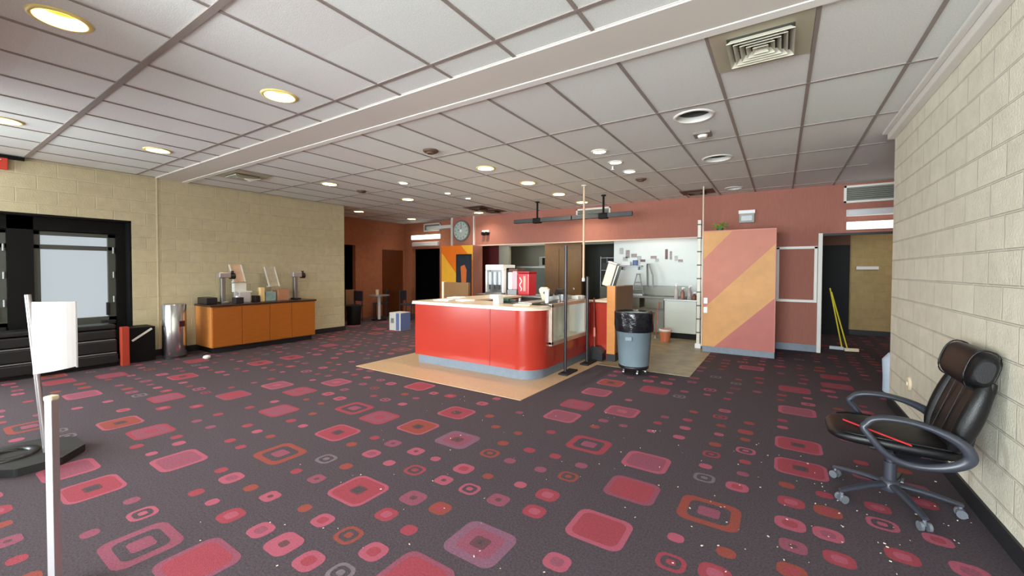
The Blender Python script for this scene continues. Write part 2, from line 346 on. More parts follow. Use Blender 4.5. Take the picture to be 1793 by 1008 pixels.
# glazed front behind the viewer: solid piers and sills around two large openings
wall('wall_shade_block', BLK_L, (-5.6, -3.9, -2.6, -.7, 0, H+.1), (-6.4, -3.0, -.7, -.2, 2.42, H))  # unseen block and bulkhead added to shade the left carpet and ceiling
wall('wall_front', BLK_L, (-9.2, -8.95, -5.7, -5.6, 0, H+.1), (-5.6, -3.2, -5.7, -5.6, 0, H+.1), (.9, 1.25, -5.7, -5.6, 0, H+.1), (-8.95, -5.6, -5.7, -5.6, 2.9, H+.1), (-3.2, .9, -5.7, -5.6, 2.9, H+.1))
for k, (a, b) in enumerate(((-8.95, -5.6), (-3.2, .9))):
    mb = MB(); n = 3
    for i in range(n+1):
        x = a+(b-a)*i/n; mb.box(max(a, x-.03), min(b, x+.03), -5.68, -5.62, 0, 2.9)
    mb.box(a, b, -5.68, -5.62, 0, .1); mb.box(a, b, -5.68, -5.62, 2.84, 2.9)
    struct(mb.build('window_%d' % (k+1), GREYM))
# doorway recess in the left wall
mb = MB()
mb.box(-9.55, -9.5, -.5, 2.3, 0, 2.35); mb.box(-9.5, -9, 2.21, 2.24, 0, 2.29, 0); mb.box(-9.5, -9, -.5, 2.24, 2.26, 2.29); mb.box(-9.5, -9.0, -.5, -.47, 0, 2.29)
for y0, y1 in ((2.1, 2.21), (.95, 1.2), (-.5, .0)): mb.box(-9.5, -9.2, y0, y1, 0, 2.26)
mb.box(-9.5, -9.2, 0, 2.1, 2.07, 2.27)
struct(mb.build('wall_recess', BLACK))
DGF = mat('dark grey frame', (84, 88, 84), .4, .3)
def panedoor(nm, y0, y1):
    mb = MB(); z0, z1 = .05, 2.06; X0, X1 = -9.3, -9.24
    mb.box(X0, X1, y0, y0+.07, z0, z1); mb.box(X0, X1, y1-.1, y1, z0, z1); mb.box(X0, X1, y0, y1, z1-.06, z1); mb.box(X0, X1, y0, y1, 1.79, 1.86); mb.box(X0, X1, y0, y1, z0, .72)
    d = struct(mb.build(nm, DGF, bev=.006))
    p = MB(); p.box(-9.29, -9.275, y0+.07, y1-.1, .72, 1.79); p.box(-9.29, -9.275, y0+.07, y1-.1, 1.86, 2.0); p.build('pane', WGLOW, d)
    h = MB(); h.box(-9.24, -9.2, y1-.13, y1-.09, .74, .95); h.box(-9.24, -9.19, y1-.19, y1-.02, .6, .66); h.build('door_latch', BLKPL, d, bev=.006)
    for z in (.95, 1.35, 1.75): q = MB(); q.cyl((-9.23, y1-.03, z), (-9.23, y1-.03, z+.1), .014); q.build('hinge', GREYM, d)
    return d
panedoor('door_1', 1.2, 2.1); panedoor('door_2', 0.02, .95)
mb = MB(); mb.box(-9.0, -8.993, 2.57, 2.585, .1, H-.01); struct(mb.build('trim_4', mat('joint', (212, 203, 174), .6)))
# baseboards
def baseb(name, M, *bx): return wall(name, M, *bx)
baseb('baseboard_right', BASEB, (1.035, 1.05, -5.6, 6.2, 0, .11), (1.035, 1.25, 6.2, 6.215, 0, .11))
baseb('baseboard_left', BASEB, (-9, -8.985, 2.24, 6.2, 0, .11), (-9.2, -8.985, 6.2, 6.215, 0, .11))
baseb('baseboard_back', GREYB, (-.06, .58, 9.435, 9.45, 0, .13), (-8.4, -7.5, 9.435, 9.45, 0, .13))
baseb('baseboard_hall', BASEB, (1.35, 3.5, 12.585, 12.6, 0, .12))
# doorway frame and framed panel of the back wall
mb = MB(); mb.box(.575, .64, 9.39, 9.45, 0, 2.2); struct(mb.build('door_3', TRIMW, bev=.005))
mb = MB(); mb.box(.64, 1.75, 9.40, 9.45, 2.15, 2.19); mb.box(.61, .645, 9.45, 9.6, 0, 2.16); struct(mb.build('trim_5', BASEB))
mb = MB()
for b in ((-.07, -.02, 9.42, 9.45, .93, 1.96), (.52, .57, 9.42, 9.45, .93, 1.96), (-.07, .57, 9.42, 9.45, 1.92, 1.97), (-.07, .57, 9.41, 9.45, .92, .97)): mb.box(*b)
struct(mb.build('trim_6', TRIMW, bev=.004))
mb = MB(); mb.box(-7.5, -1.3, 9.42, 9.45, 2.195, 2.225); mb.box(-7.5, -7.42, 9.4, 9.6, .0, 2.2); struct(mb.build('trim_7', mat('pale trim', (206, 190, 174), .5), bev=.004))
mb = MB(); mb.box(-8.39, -8.37, 9.42, 9.45, 0, H); struct(mb.build('trim_8', TRIMW))
# doors in the far rooms
mb = MB(); mb.box(-10.85, -10.83, 8.86, 9.72, 0, 2.16); struct(mb.build('door_4', WOODD, bev=.004))
mb = MB(); mb.box(-5.18, -4.62, KY+.02, KY+.07, 0, 2.1); d5 = struct(mb.build('door_5', mat('kitchen door wood', (124, 90, 44), .45, noise=.08, nscale=6, stretch=(6, 6, .7))))
mb = MB(); mb.cyl((-4.7, KY-.04, 1.0), (-4.7, KY+.02, 1.0), .03); mb.build('door_handle', CHROME, d5)
# ------------------------------------------------------------------ carpet
CARP = [mat('carpet charcoal', (76, 67, 74), .95, noise=.3, nscale=90, bump=.5, bscale=350, spec=.25),
        mat('carpet crimson', (148, 64, 76), .95, noise=.14, nscale=90, bump=.5, bscale=350, spec=.25),
        mat('carpet rose', (162, 84, 102), .95, noise=.14, nscale=90, bump=.5, bscale=350, spec=.25),
        mat('carpet plum', (136, 76, 94), .95, noise=.2, nscale=90, bump=.5, bscale=350, spec=.25),
        mat('carpet rust', (140, 70, 62), .95, noise=.16, nscale=90, bump=.5, bscale=350, spec=.25),
        mat('carpet mauve', (126, 88, 108), .95, noise=.2, nscale=90, bump=.5, bscale=350, spec=.25),
        mat('carpet grey', (116, 104, 112), .95, noise=.2, nscale=90, bump=.5, bscale=350, spec=.25),
        mat('carpet brown', (98, 66, 70), .95, noise=.2, nscale=90, bump=.5, bscale=350, spec=.25)]
BAS, CRI, ROS, PLU, RUS, MAU, GRY, BRO = range(8)
mb = MB(); mb.add([(-12.3, -5.7, 0), (3.6, -5.7, 0), (3.6, 13.1, 0), (-12.3, 13.1, 0)], [(0, 1, 2, 3)])
mb.box(-12.3, 3.6, -5.7, 13.1, -.2, -.005)
def rr(x, y, a, b, lvl, m_, rad=.3):
    if x-a < -12.2 or x+a > 3.5: return
    P = []; r = min(a, b)*rad*2*.5+min(a, b)*.12; r = min(r, min(a, b))
    for qx, qy, s0 in ((1, 1, 0), (-1, 1, PI/2), (-1, -1, PI), (1, -1, 1.5*PI)):
        for k in range(5): t = s0+k*PI/8; P.append((x+qx*(a-r)+r*math.cos(t), y+qy*(b-r)+r*math.sin(t), .0005*lvl))
    mb.add(P, [tuple(range(len(P)))], m_)
def shape(x, y, w_, h_, kind):
    if x+w_ > 1.03 and y < 6.2: return
    if kind == 'solid':
        o_, i_ = rnd.choice(((ROS, PLU), (CRI, PLU), (ROS, CRI), (PLU, CRI)))
        rr(x, y, w_, h_, 1, o_); rr(x, y, w_*.8, h_*.8, 2, i_); rr(x, y, w_*.3, h_*.3, 3, o_ if rnd.random() < .4 else i_)
    elif kind == 'dark':
        rr(x, y, w_, h_, 1, ROS); rr(x, y, w_*.86, h_*.86, 2, rnd.choice((CRI, CRI, RUS))); rr(x, y, w_*.3, h_*.3, 3, BRO); rr(x, y, w_*.2, h_*.2, 4, BAS)
    elif kind == 'ring':
        o_ = rnd.choice((RUS, RUS, CRI, PLU)); rr(x, y, w_, h_, 1, o_); rr(x, y, w_*.68, h_*.68, 2, BAS); rr(x, y, w_*.36, h_*.36, 3, PLU)
    elif kind == 'mauve':
        rr(x, y, w_, h_, 1, MAU); rr(x, y, w_*.66, h_*.66, 2, PLU); rr(x, y, w_*.3, h_*.3, 3, BRO); rr(x, y, w_*.1, h_*.1, 4, BAS)
    elif kind == 's': rr(x, y, w_, h_, 1, rnd.choice((ROS, PLU, CRI, RUS)), .7)
    elif kind == 'm':
        o_, i_ = rnd.choice(((ROS, CRI), (CRI, ROS), (ROS, PLU), (RUS, CRI))); rr(x, y, w_, h_, 1, o_, .6); rr(x, y, w_*.5, h_*.5, 2, i_, .6)
    elif kind == 'd': rr(x, y, w_, h_, 1, rnd.choice((ROS, PLU)), .5); rr(x, y, w_*.3, h_*.3, 2, BRO, .6)
    elif kind == 'r':
        o_ = rnd.choice((ROS, RUS, GRY, CRI)); rr(x, y, w_, h_, 1, o_, .6); rr(x, y, w_*.68, h_*.68, 2, BAS, .6); rr(x, y, w_*.32, h_*.32, 3, o_, .6)
BIG = {'solid': [(-0.86, 2.25), (-0.83, 2.78), (-0.86, 3.25), (-1.39, 4.28), (-1.86, 3.8), (-1.88, 4.22), (-2.47, 0.85), (-3.39, 2.73), (-1.3, 5.28), (-3.93, 1.24), (0.17, 5.33), (0.17, 6.29), (0.64, 6.79), (-4.93, 2.77), (-4.44, 2.27), (-3.87, 3.75), (-4.84, 1.32), (-7.85, 1.72), (-6.92, 1.26), (-5.97, 1.77), (-1.47, 1.38)],
       'dark': [(-2.38, 1.74), (-2.88, 2.77), (-3.39, 2.26), (0.15, 4.29), (0.15, 3.79), (-2.83, 3.27), (-3.91, 0.75), (-5.36, 1.23)],
       'ring': [(-0.35, 2.78), (-3.39, 1.74), (-1.36, 3.3), (-2.89, 0.74), (-3.84, 2.76)], 'mauve': [(-1.36, 1.77), (-2.37, 2.75)]}
SM = [(-4.26, 1.88), (-4.03, 1.86), (-3.81, 1.87), (-3.79, 1.62), (-4.05, 2.41), (-3.81, 2.17), (-4.04, 2.18), (-3.01, 2.37), (-3.06, 2.17), (-2.27, 2.37), (-2.75, 1.9), (-2.52, 2.12), (-2.99, 1.65), (-3.02, 1.35), (-2.48, 1.42), (-1.77, 1.63), (-1.76, 2.38), (-1.5, 2.41), (-1.49, 2.68), (-1.26, 2.91), (-2.48, 3.38), (-2.26, 3.18), (-2.0, 3.17), (-1.76, 3.36), (-1.99, 2.91), (-1.73, 2.92), (-1.5, 2.94), (-1.47, 3.71), (-1.46, 3.91), (-1.25, 3.89), (-0.97, 4.36), (-2.28, 3.64), (-1.45, 4.7), (-0.99, 4.15), (-0.76, 4.4), (-0.74, 4.16), (-0.75, 4.69), (-0.46, 4.42), (-0.24, 4.17), (-0.45, 4.17), (-0.45, 3.91), (-0.21, 3.68), (-0.46, 3.43), (-0.21, 3.45), (0.04, 4.92), (0.04, 4.7), (0.06, 3.44), (-0.5, 5.39), (0.27, 3.43), (-0.47, 2.41), (-0.22, 2.43), (-3.47, 1.35), (-3.04, 1.13), (-3.26, 1.12), (-3.25, 0.61), (-3.49, 0.85), (-4.53, 1.14), (-4.25, 1.16), (-4.49, 1.4), (-4.31, 1.36), (-4.84, 1.86), (-4.8, 1.66), (-4.51, 1.67), (-4.01, 1.63), (-1.76, 2.67)]
DK = [(-2.78, 2.38), (-2.5, 2.38), (-2.76, 1.67), (-2.8, 1.37), (-1.52, 2.17), (-1.99, 2.16), (0.08, 2.69)]
MD = [(-2.77, 2.15), (-3.28, 1.34), (-2.27, 1.41), (-2.0, 1.66), (-1.77, 1.89), (-1.79, 1.4), (-2.48, 1.16), (-2.01, 1.17), (-1.98, 2.37), (-1.28, 2.4), (-1.26, 2.19), (-0.94, 1.87), (-0.25, 4.37), (-0.23, 3.22), (0.08, 3.2), (0.07, 2.92), (0.07, 2.46), (-0.25, 2.23), (0.27, 3.2), (0.25, 2.92), (0.54, 3.43), (0.76, 3.2), (0.56, 2.91), (0.28, 2.7), (-2.78, 1.13), (-5.32, 1.84), (-5.55, 1.62), (0.82, 2.95)]
MDD = [(-2.0, 1.88), (-2.25, 1.17)]
RG = [(-2.99, 1.89), (-2.27, 2.15), (-2.02, 1.41), (-1.76, 2.17), (-1.97, 2.69), (-1.27, 2.7), (-0.45, 3.68), (-0.22, 3.91), (-0.44, 3.23), (-0.45, 2.19), (0.53, 3.22), (-3.25, 0.84), (-1.8, 1.21)]
occ = set()
def cell(x, y): return (round((x+.86)/.508), round((y-2.25)/.508))
for k, L_ in BIG.items():
    for x, y in L_: shape(x, y, .168 if k != 'ring' else .172, .152, k); occ.add(cell(x, y))
for L_, k, q in ((SM, 's', .044), (DK, 'd', .062), (MD, 'm', .07), (MDD, 'd', .085), (RG, 'r', .07)):
    for x, y in L_: s_ = q*rnd.uniform(.9, 1.12); shape(x, y, s_, s_*.92, k); occ.add(cell(x, y))
def inblock(x, y): return (-5.7 < x < -2.3 and 3.85 < y) or (-2.6 < x < -1.0 and 6.1 < y)
for i in range(-23, 9):
    for j in range(-10, 22):
        if (i, j) in occ: continue
        x, y = -.86+.508*i, 2.25+.508*j
        if inblock(x, y) and y < 9.6: continue
        t = rnd.random()
        if t < .2: shape(x, y, .165, .15, rnd.choice(('solid', 'solid', 'dark', 'ring', 'solid')))
        else:
            for a in (-.127, .127):
                for b in (-.127, .127):
                    u = rnd.random(); k = rnd.choice(('s', 's', 's', 'd', 'm', 'r')); q = {'s': .045, 'd': .06, 'm': .07, 'r': .065}[k]*rnd.uniform(.8, 1.2)
                    if u < .74: shape(x+a+rnd.uniform(-.02, .02), y+b+rnd.uniform(-.02, .02), q, q*.9, k)
struct(mb.build('floor', CARP))
mb = MB()                                               # crumbs and lint scattered on the carpet
for k in range(240):
    x = rnd.uniform(-3.2, 1.0); y = rnd.uniform(.6, 4.2)
    if rnd.random() < .5: x = rnd.gauss(.3, .5); y = rnd.gauss(2.9, .6)
    if x > 1.0 or (y > 3.8 and x < -1.8): continue
    q = rnd.uniform(.002, .006); mb.obox((x, y, .003+q*.3), (q*2, q, q*.6), rnd.uniform(0, 3))
tag(mb.build('crumbs', mat('crumb', (210, 200, 188), .8), org=(-.5, 2.5, 0)), 'pale crumbs and lint scattered over the dark patterned carpet', 'crumbs', kind='stuff')
# tiled floor round the counter
mb = MB(); mb.prism([(-5.5, 3.98), (-2.48, 3.98), (-2.42, 6.2), (-2.42, 9.6), (-5.5, 9.6)], 'z', -.002, .006, 0)
mb.prism([(-2.42, 6.2), (-1.05, 6.2), (-1.05, 9.45), (-1.2, 10.3), (-2.42, 10.3)], 'z', -.002, .006, 1)
mb.prism([(-9.5, 9.6), (-2.42, 9.6), (-2.42, 13), (-9.5, 13)], 'z', -.002, .006, 1)
struct(mb.build('floor_tiles', [BEIGET, DIRTY]))
# ------------------------------------------------------------------ counter
ct = thing('service_counter', (-3.8, 5.6, 0), 'red laminate concession counter with rounded corner and cream worktop on blue-grey kick', 'counter')
def cpoly(off, yend):
    r = .34; x0, x1, y0 = -4.95, -2.7, 4.7; P = [(x0+off, yend), (x0+off, y0+off)]
    cx, cy = x1-r, y0+r
    for k in range(0, 17): a = -PI/2+k*PI/32; P.append((cx+(r-off)*math.cos(a), cy+(r-off)*math.sin(a)))
    return P
P = cpoly(0, 5.3)+[(-2.7, 5.06), (-3.2, 5.06), (-3.2, 5.3)]
b = MB(); b.prism(P, 'z', .14, .955, 0, sm=False); b.box(-4.95, -4.35, 5.3, 6.9, .14, .955)
b.box(-3.2, -2.7, 5.06, 6.4, .14, .46); b.box(-3.2, -2.7, 6.4, 6.66, .14, .955); b.box(-2.72, -2.402, 6.58, 6.66, .006, .955)
for k in (8,): pass
o = b.build('body', REDC, ct)
for p in o.data.polygons:
    if abs(p.normal.z) < .5: p.use_smooth = True
o.data.set_sharp_from_angle(angle=math.radians(30))
P = cpoly(.04, 5.3)+[(-2.74, 6.58), (-3.2, 6.58), (-3.2, 5.3)]
b = MB(); b.prism(P, 'z', .006, .14); b.box(-4.91, -4.4, 5.3, 6.9, .006, .14); b.build('kick_plate', GREYB, ct)
P = cpoly(-.035, 6.95)+[(-2.665, 5.08), (-3.25, 5.08), (-3.25, 5.35), (-4.32, 5.35), (-4.32, 6.95)]
b = MB(); b.prism(P, 'z', .965, 1.0); b.box(-3.25, -2.665, 6.38, 6.62, .965, 1.0); b.box(-2.68, -2.402, 6.56, 7.5, .965, 1.0); b.build('worktop', TOPL, ct, bev=.008)
P2 = cpoly(-.037, 5.4)+[(-2.663, 5.07), (-2.9, 5.07), (-2.9, 5.2), (-4.5, 5.2), (-4.5, 5.4)]
b = MB(); b.prism(P2, 'z', .953, .972); b.build('edge_band', TOPW, ct)
b = MB()
for x in (-3.45,): b.box(x-.006, x+.006, 4.695, 4.70, .15, .95)
b.build('seam_strip', mat('seam red', (150, 34, 26), .4), ct)
# glass display case set in the counter side
dc = thing('display_case', (-2.9, 5.73, .46), 'silver-framed glass display case let into the right side of the red counter', 'display case')
b = MB()
for y in (5.09, 6.34): b.box(-2.70, -2.65, y-.03, y+.03, .46, 1.02); b.box(-3.19, -3.16, y-.02, y+.02, .46, 1.0)
b.box(-2.70, -2.65, 5.06, 6.37, .44, .5); b.box(-2.70, -2.65, 5.06, 6.37, .98, 1.03); b.build('frame', mat('champagne metal', (196, 176, 160), .35, .6), dc, bev=.004)
b = MB(); b.box(-2.685, -2.68, 5.12, 6.31, .5, .98); b.build('glass_pane', GLASS, dc)
b = MB(); b.box(-2.99, -2.97, 5.12, 6.31, .475, .98); b.box(-2.99, -2.72, 5.12, 6.31, .462, .475); b.box(-2.99, -2.7, 6.31, 6.32, .475, .98); b.build('liner', mat('case liner', (222, 230, 220), .4), dc)
b = MB(); b.box(-3.2, -2.97, 5.06, 6.37, 1.02, 1.035); b.box(-2.97, -2.66, 6.1, 6.37, 1.03, 1.035); b.build('top_panel', STEELR, dc, bev=.003)
b = MB(); b.box(-2.97, -2.66, 5.06, 6.1, 1.03, 1.035); b.build('top_glass', GLASS, dc)
b = MB(); b.box(-2.96, -2.94, 5.14, 5.18, .475, .9); b.box(-2.95, -2.8, 5.14, 5.24, .475, .56); b.build('metal_rack', STEELR, dc)
# end partition of the counter
et = thing('counter_end_partition', (-2.3, 7.05, 0), 'brown wooden end partition with front edge tinted as lit orange, standing behind the grey trash can', 'partition')
b = MB(); b.box(-2.385, -2.27, 6.6, 7.55, .12, 1.235); b.build('panel', WOODB, et, bev=.004)
b = MB(); b.box(-2.4, -2.26, 6.54, 6.6, .12, 1.25); b.build('front_edge', WOODL, et, bev=.004)  # light falling on the front end is put into the lighter orange wood
b = MB(); b.box(-2.4, -2.25, 6.54, 7.55, .006, .12); b.build('base', BASEB, et)
et = thing('counter_end_partition', (-5.35, 6.7, 0), 'brown wooden partition with pale edge post at the left rear of the red counter', 'partition')
b = MB(); b.box(-6.03, -5.36, 6.55, 6.62, .1, 1.24); b.build('panel', WOODB, et, bev=.004)
b = MB(); b.box(-6.08, -6.03, 6.54, 6.63, .1, 1.25); b.build('front_edge', TOPW, et, bev=.004)
b = MB(); b.box(-6.08, -5.36, 6.54, 6.64, 0, .1); b.build('base', BASEB, et)
# rear counter behind the service counter
bc = thing('back_counter', (-4.5, 7.6, 0), 'low back counter with steel top behind the red service counter', 'counter')
b = MB(); b.box(-5.7, -3.4, 7.3, 7.95, .1, .93); b.build('cabinet', KDARK, bc); b = MB(); b.box(-5.75, -3.35, 7.27, 7.98, .93, .97); b.build('worktop', STEELR, bc, bev=.004)
b = MB(); b.box(-5.66, -3.44, 7.36, 7.9, .006, .1); b.build('base', BASEB, bc)
# ---- things on the counters
def simple(name, mb_, M, org, label, cat, group=None, bev=.004): return tag(mb_.build(name, M, org=org, bev=bev), label, cat, group)
t = thing('drink_machine', (-4.93, 7.5, .97), 'tall white and silver frozen drink machine on the back counter', 'drink machine')
x0, x1, y0, y1 = -5.5, -5.02, 7.32, 7.8
b = MB(); b.box(x0, x1, y0+.12, y1, .97, 1.56); b.build('housing', STEELR, t, bev=.01)
b = MB(); b.box(x0, x1, y0, y1, 1.5, 1.62); b.box(x0, x0+.04, y0, y0+.12, 1.0, 1.5); b.box(x1-.04, x1, y0, y0+.12, 1.0, 1.5); b.build('hood', WPLAS, t, bev=.01)
for k in range(3):
    xx = x0+.11+.13*k; b = MB(); b.cyl((xx, y0+.05, 1.18), (xx, y0+.05, 1.46), .055); b.build('hopper', mat('frosted hopper', (176, 188, 196), .2), t)
    b = MB(); b.cyl((xx, y0+.02, 1.08), (xx, y0+.02, 1.18), .018); b.build('tap', BLKPL, t)
b = MB(); b.box(x0+.02, x1-.02, y0-.03, y0+.14, .97, 1.02); b.build('drip_tray', GREYM, t)
t = thing('drink_dispenser', (-4.5, 7.5, .97), 'pale pink and white cup dispenser between the white drink machine and red cooler', 'dispenser')
b = MB(); b.box(-4.98, -4.74, 7.42, 7.8, .97, 1.08); b.build('base', GREYM, t, bev=.006); b = MB(); b.box(-4.98, -4.87, 7.44, 7.8, 1.08, 1.46); b.build('white_tank', WPLAS, t, bev=.02)
b = MB(); b.box(-4.865, -4.745, 7.44, 7.8, 1.08, 1.48); b.build('pink_tank', mat('pink plastic', (226, 168, 178), .35), t, bev=.02)
b = MB(); b.box(-4.97, -4.75, 7.46, 7.78, 1.48, 1.53); b.build('lid', mat('brown lid', (96, 60, 50), .5), t, bev=.006)
t = thing('drink_cooler', (-4.35, 7.55, .97), 'bright red countertop drink cooler with pale script marks on the back counter', 'cooler')
b = MB(); b.box(-4.7, -4.42, 7.4, 7.72, .97, 1.44); b.build('body', REDP, t, bev=.02)
b = MB(); b.box(-4.71, -4.41, 7.38, 7.74, 1.44, 1.48); b.build('lid', mat('dark red', (150, 18, 30), .35), t, bev=.01)
b = MB(); pts = [(-4.62+.022*math.sin(k*.9), 7.395, 1.06+.024*k) for k in range(13)]; b.sweep(pts, .014, .004, upv=(0, 1, 0)); b.build('script_mark', WPLAS, t)
b = MB(); b.box(-4.55, -4.49, 7.385, 7.4, 1.06, 1.38); b.build('pale_band', mat('peach', (232, 160, 140), .4), t)
t = thing('napkin_dispenser', (-3.5, 4.98, 1.0), 'white napkin dispenser standing on the rounded front of the counter', 'napkin dispenser')
b = MB(); b.box(-3.565, -3.455, 4.93, 5.05, 1.0, 1.075); b.build('foot', WPLAS, t, bev=.006); b = MB(); b.box(-3.62, -3.46, 4.92, 5.06, 1.075, 1.135); b.build('head', WPLAS, t, bev=.008)
b = MB(); b.box(-3.59, -3.49, 4.915, 4.92, 1.09, 1.12); b.build('slot', GREYM, t)
for k, (x, y, a, l) in enumerate(((-4.62, 5.02, .2, 'white paper sheets lying near the left end of the counter top'), (-4.28, 5.14, -.35, 'crumpled white paper lying right of the sheets on the counter top'), (-4.85, 5.6, .1, 'white order pad lying far back on the left counter wing'))):
    b = MB(); b.obox((x, y, 1.008), (.28, .2, .014), a); b.obox((x+.03, y+.02, 1.019), (.22, .17, .008), a+.4); simple('paper_sheets', b, PAPER, (x, y, 1.0), l, 'paper', bev=.002)
b = MB(); b.obox((-3.05, 4.94, 1.012), (.24, .13, .022), .3); simple('notepad', b, CREAM, (-3.02, 5.0, 1.0), 'cream notepad lying on the curved corner of the counter top', 'notepad')
t = thing('card_tray', (-3.5, 5.2, 1.0), 'dark tray with green and black odds and ends behind the napkin dispenser', 'tray')
b = MB(); b.box(-3.58, -3.23, 5.12, 5.3, 1.0, 1.035); b.build('tray', BLKPL, t, bev=.006); b = MB(); b.box(-3.56, -3.43, 5.14, 5.26, 1.035, 1.07); b.build('green_box', DGREEN, t, bev=.004)
b = MB(); b.box(-3.41, -3.3, 5.15, 5.24, 1.035, 1.06); b.build('black_box', KDARK, t, bev=.004); b = MB(); b.cyl((-3.26, 5.2, 1.035), (-3.26, 5.2, 1.085), .02); b.build('cap', GREYM, t)
# on top of the display case
def cup(x, y, z, r, h, M, label, name='paper_cup', cat='cup'):
    b = MB(); b.cyl((x, y, z), (x, y, z+h), r*.75, r, 20); b.cyl((x, y, z+h-.008), (x, y, z+h), r*1.08, r*1.08, 20); return tag(b.build(name, M, org=(x, y, z)), label, cat)
cup(-2.78, 5.16, 1.035, .035, .2, WPLAS, 'tall white cup stack at the near end of the display case', 'cup_stack', 'cups')
cup(-2.78, 5.66, 1.035, .06, .1, STEELR, 'shiny metal canister on the display case top', 'canister', 'canister')
t = thing('card_terminal', (-2.9, 5.4, 1.035), 'grey and black card terminal on a stand on the display case top', 'card terminal')
b = MB(); b.cyl((-2.9, 5.42, 1.035), (-2.9, 5.42, 1.045), .06); b.cyl((-2.9, 5.42, 1.045), (-2.9, 5.42, 1.12), .015); b.build('stand', GREYM, t); b = MB(); b.obox((-2.9, 5.42, 1.15), (.1, .15, .03), Matrix.Rotation(.5, 3, 'Y')); b.build('screen', BLKPL, t, bev=.005)
t = thing('cash_register', (-2.95, 5.95, 1.035), 'small silver and black register on the middle of the display case top', 'cash register')
b = MB(); b.box(-3.12, -2.82, 5.82, 6.08, 1.035, 1.1); b.build('drawer', STEELR, t, bev=.005); b = MB(); b.obox((-2.98, 5.95, 1.15), (.05, .22, .11), Matrix.Rotation(.35, 3, 'Y')); b.build('display', BLKPL, t, bev=.005)
b = MB(); b.box(-3.1, -2.86, 5.84, 6.06, 1.1, 1.112); b.build('keypad', KGREY, t)
for k, y in enumerate((6.18, 6.33)):
    b = MB(); b.box(-2.86, -2.73, y-.055, y+.055, 1.035, 1.085); simple('white_carton', b, WPLAS, (-2.8, y, 1.035), ('white carton on the case top beside the register', 'white carton at the far end of the display case top')[k], 'carton')
t = thing('paper_bundle', (-3.1, 5.66, 1.035), 'cream crumpled paper bundle standing on the display case top', 'paper bundle')
b = MB(); b.lathe(-3.1, 5.66, [(.03, 0), (.05, .06), (.075, .12), (.085, .17), (.05, .2)], 18, wob=.12, z0=1.035); b.build('bundle', CREAM, t)
# tall cream chute beside kitchen opening
t = thing('cup_chute', (-3.25, 9.0, 0), 'tall cream angled dispenser standing beyond the counter beside the kitchen doorway', 'dispenser')
Rt = Matrix.Rotation(.3, 3, 'Y')
b = MB(); b.obox((-3.22, 9.0, 1.4), (.2, .2, .52), Rt); b.build('chute', mat('cream enamel', (240, 230, 206), .35), t, bev=.015)
b = MB(); b.obox((-3.085, 9.02, 1.37), (.03, .21, .5), Rt); b.build('side_rail', STEELR, t, bev=.004)
b = MB(); b.box(-3.42, -3.2, 8.86, 9.14, .006, 1.14); b.build('stand', KDARK, t, bev=.01)
b = MB(); b.obox((-3.14, 9.0, 1.67), (.22, .22, .03), Rt); b.build('cap', WPLAS, t, bev=.005)
# ---- poles
t = thing('queue_post', (-2.71, 5.4, 0), 'slim dark post standing on a black floor plate beside the display case', 'post')
b = MB(); b.cyl((-2.61, 5.42, .03), (-2.61, 5.42, 1.86), .022); b.build('pole', mat('dark post', (66, 62, 66), .35, .5), t); b = MB(); b.box(-2.64, -2.5, 5.25, 5.62, .006, .03); b.build('base_plate', RUBB, t, bev=.004)
t = thing('queue_post', (-2.6, 6.42, 0), 'dark half-height post on a flat plate at the far end of the display case', 'post')
b = MB(); b.cyl((-2.6, 6.2, .03), (-2.6, 6.2, 1.4), .024); b.build('pole', MATS['dark post'], t); b = MB(); b.box(-2.64, -2.5, 6.0, 6.38, .006, .03); b.build('base_plate', RUBB, t, bev=.004)
t = thing('ceiling_rod', (-3.06, 7.1, H), 'thin tan rod hanging from the ceiling above the red counter', 'rod')
b = MB(); b.cyl((-3.06, 7.1, H), (-3.06, 7.1, 1.34), .02); b.build('rod', mat('tan rod', (206, 178, 150), .4), t); b = MB(); b.cyl((-3.06, 7.1, H-.012), (-3.06, 7.1, H), .05); b.build('flange', WHITE, t); b = MB(); b.cyl((-3.06, 7.1, 1.3), (-3.06, 7.1, 1.36), .028); b.build('end_cap', WPLAS, t)
# ---- upright dustpan with handle
t = thing('upright_dustpan', (-2.55, 6.42, 0), 'black long-handled dustpan leaning against the red counter end', 'dustpan')
b = MB(); b.cyl((-2.56, 6.42, .2), (-2.62, 6.53, 1.04), .013); b.build('handle', mat('dark red handle', (110, 30, 28), .4), t)
b = MB(); b.prism([(-2.68, .012), (-2.42, .012), (-2.42, .17), (-2.5, .24), (-2.62, .24), (-2.68, .17)], 'y', 6.40, 6.56); b.build('pan', BLKPL, t, bev=.012)
b = MB(); b.cyl((-2.575, 6.45, .4), (-2.585, 6.47, .55), .018); b.build('grip', mat('pink grip', (206, 130, 120), .5), t)
# ------------------------------------------------------------------ trash can
t = thing('trash_can', (-1.78, 6.0, 0), 'round blue-grey trash can lined with a black bag on casters at the tile edge', 'trash can')
cx, cy = -1.79, 6.02
b = MB(); b.lathe(cx, cy, [(.205, .12), (.215, .14), (.262, .84), (.272, .84), (.272, .875), (.25, .875), (.245, .7)], 40, cap=False); b.add([(cx+.205*math.cos(a), cy+.205*math.sin(a), .12) for a in [2*PI*k/40 for k in range(40)]], [tuple(range(40))]); b.build('body', BRUTE, t)
b = MB(); b.lathe(cx, cy, [(.268, .62), (.274, .66), (.279, .72), (.279, .8), (.286, .88), (.282, .905), (.262, .905), (.245, .8), (.16, .68), (.01, .66)], 72, cap=False, wob=.018); b.build('bag_liner', BAG, t)
b = MB(); b.lathe(cx, cy, [(.01, .075), (.2, .075), (.215, .09), (.215, .125), (.01, .125)], 32, cap=False); b.build('dolly', BLKPL, t)
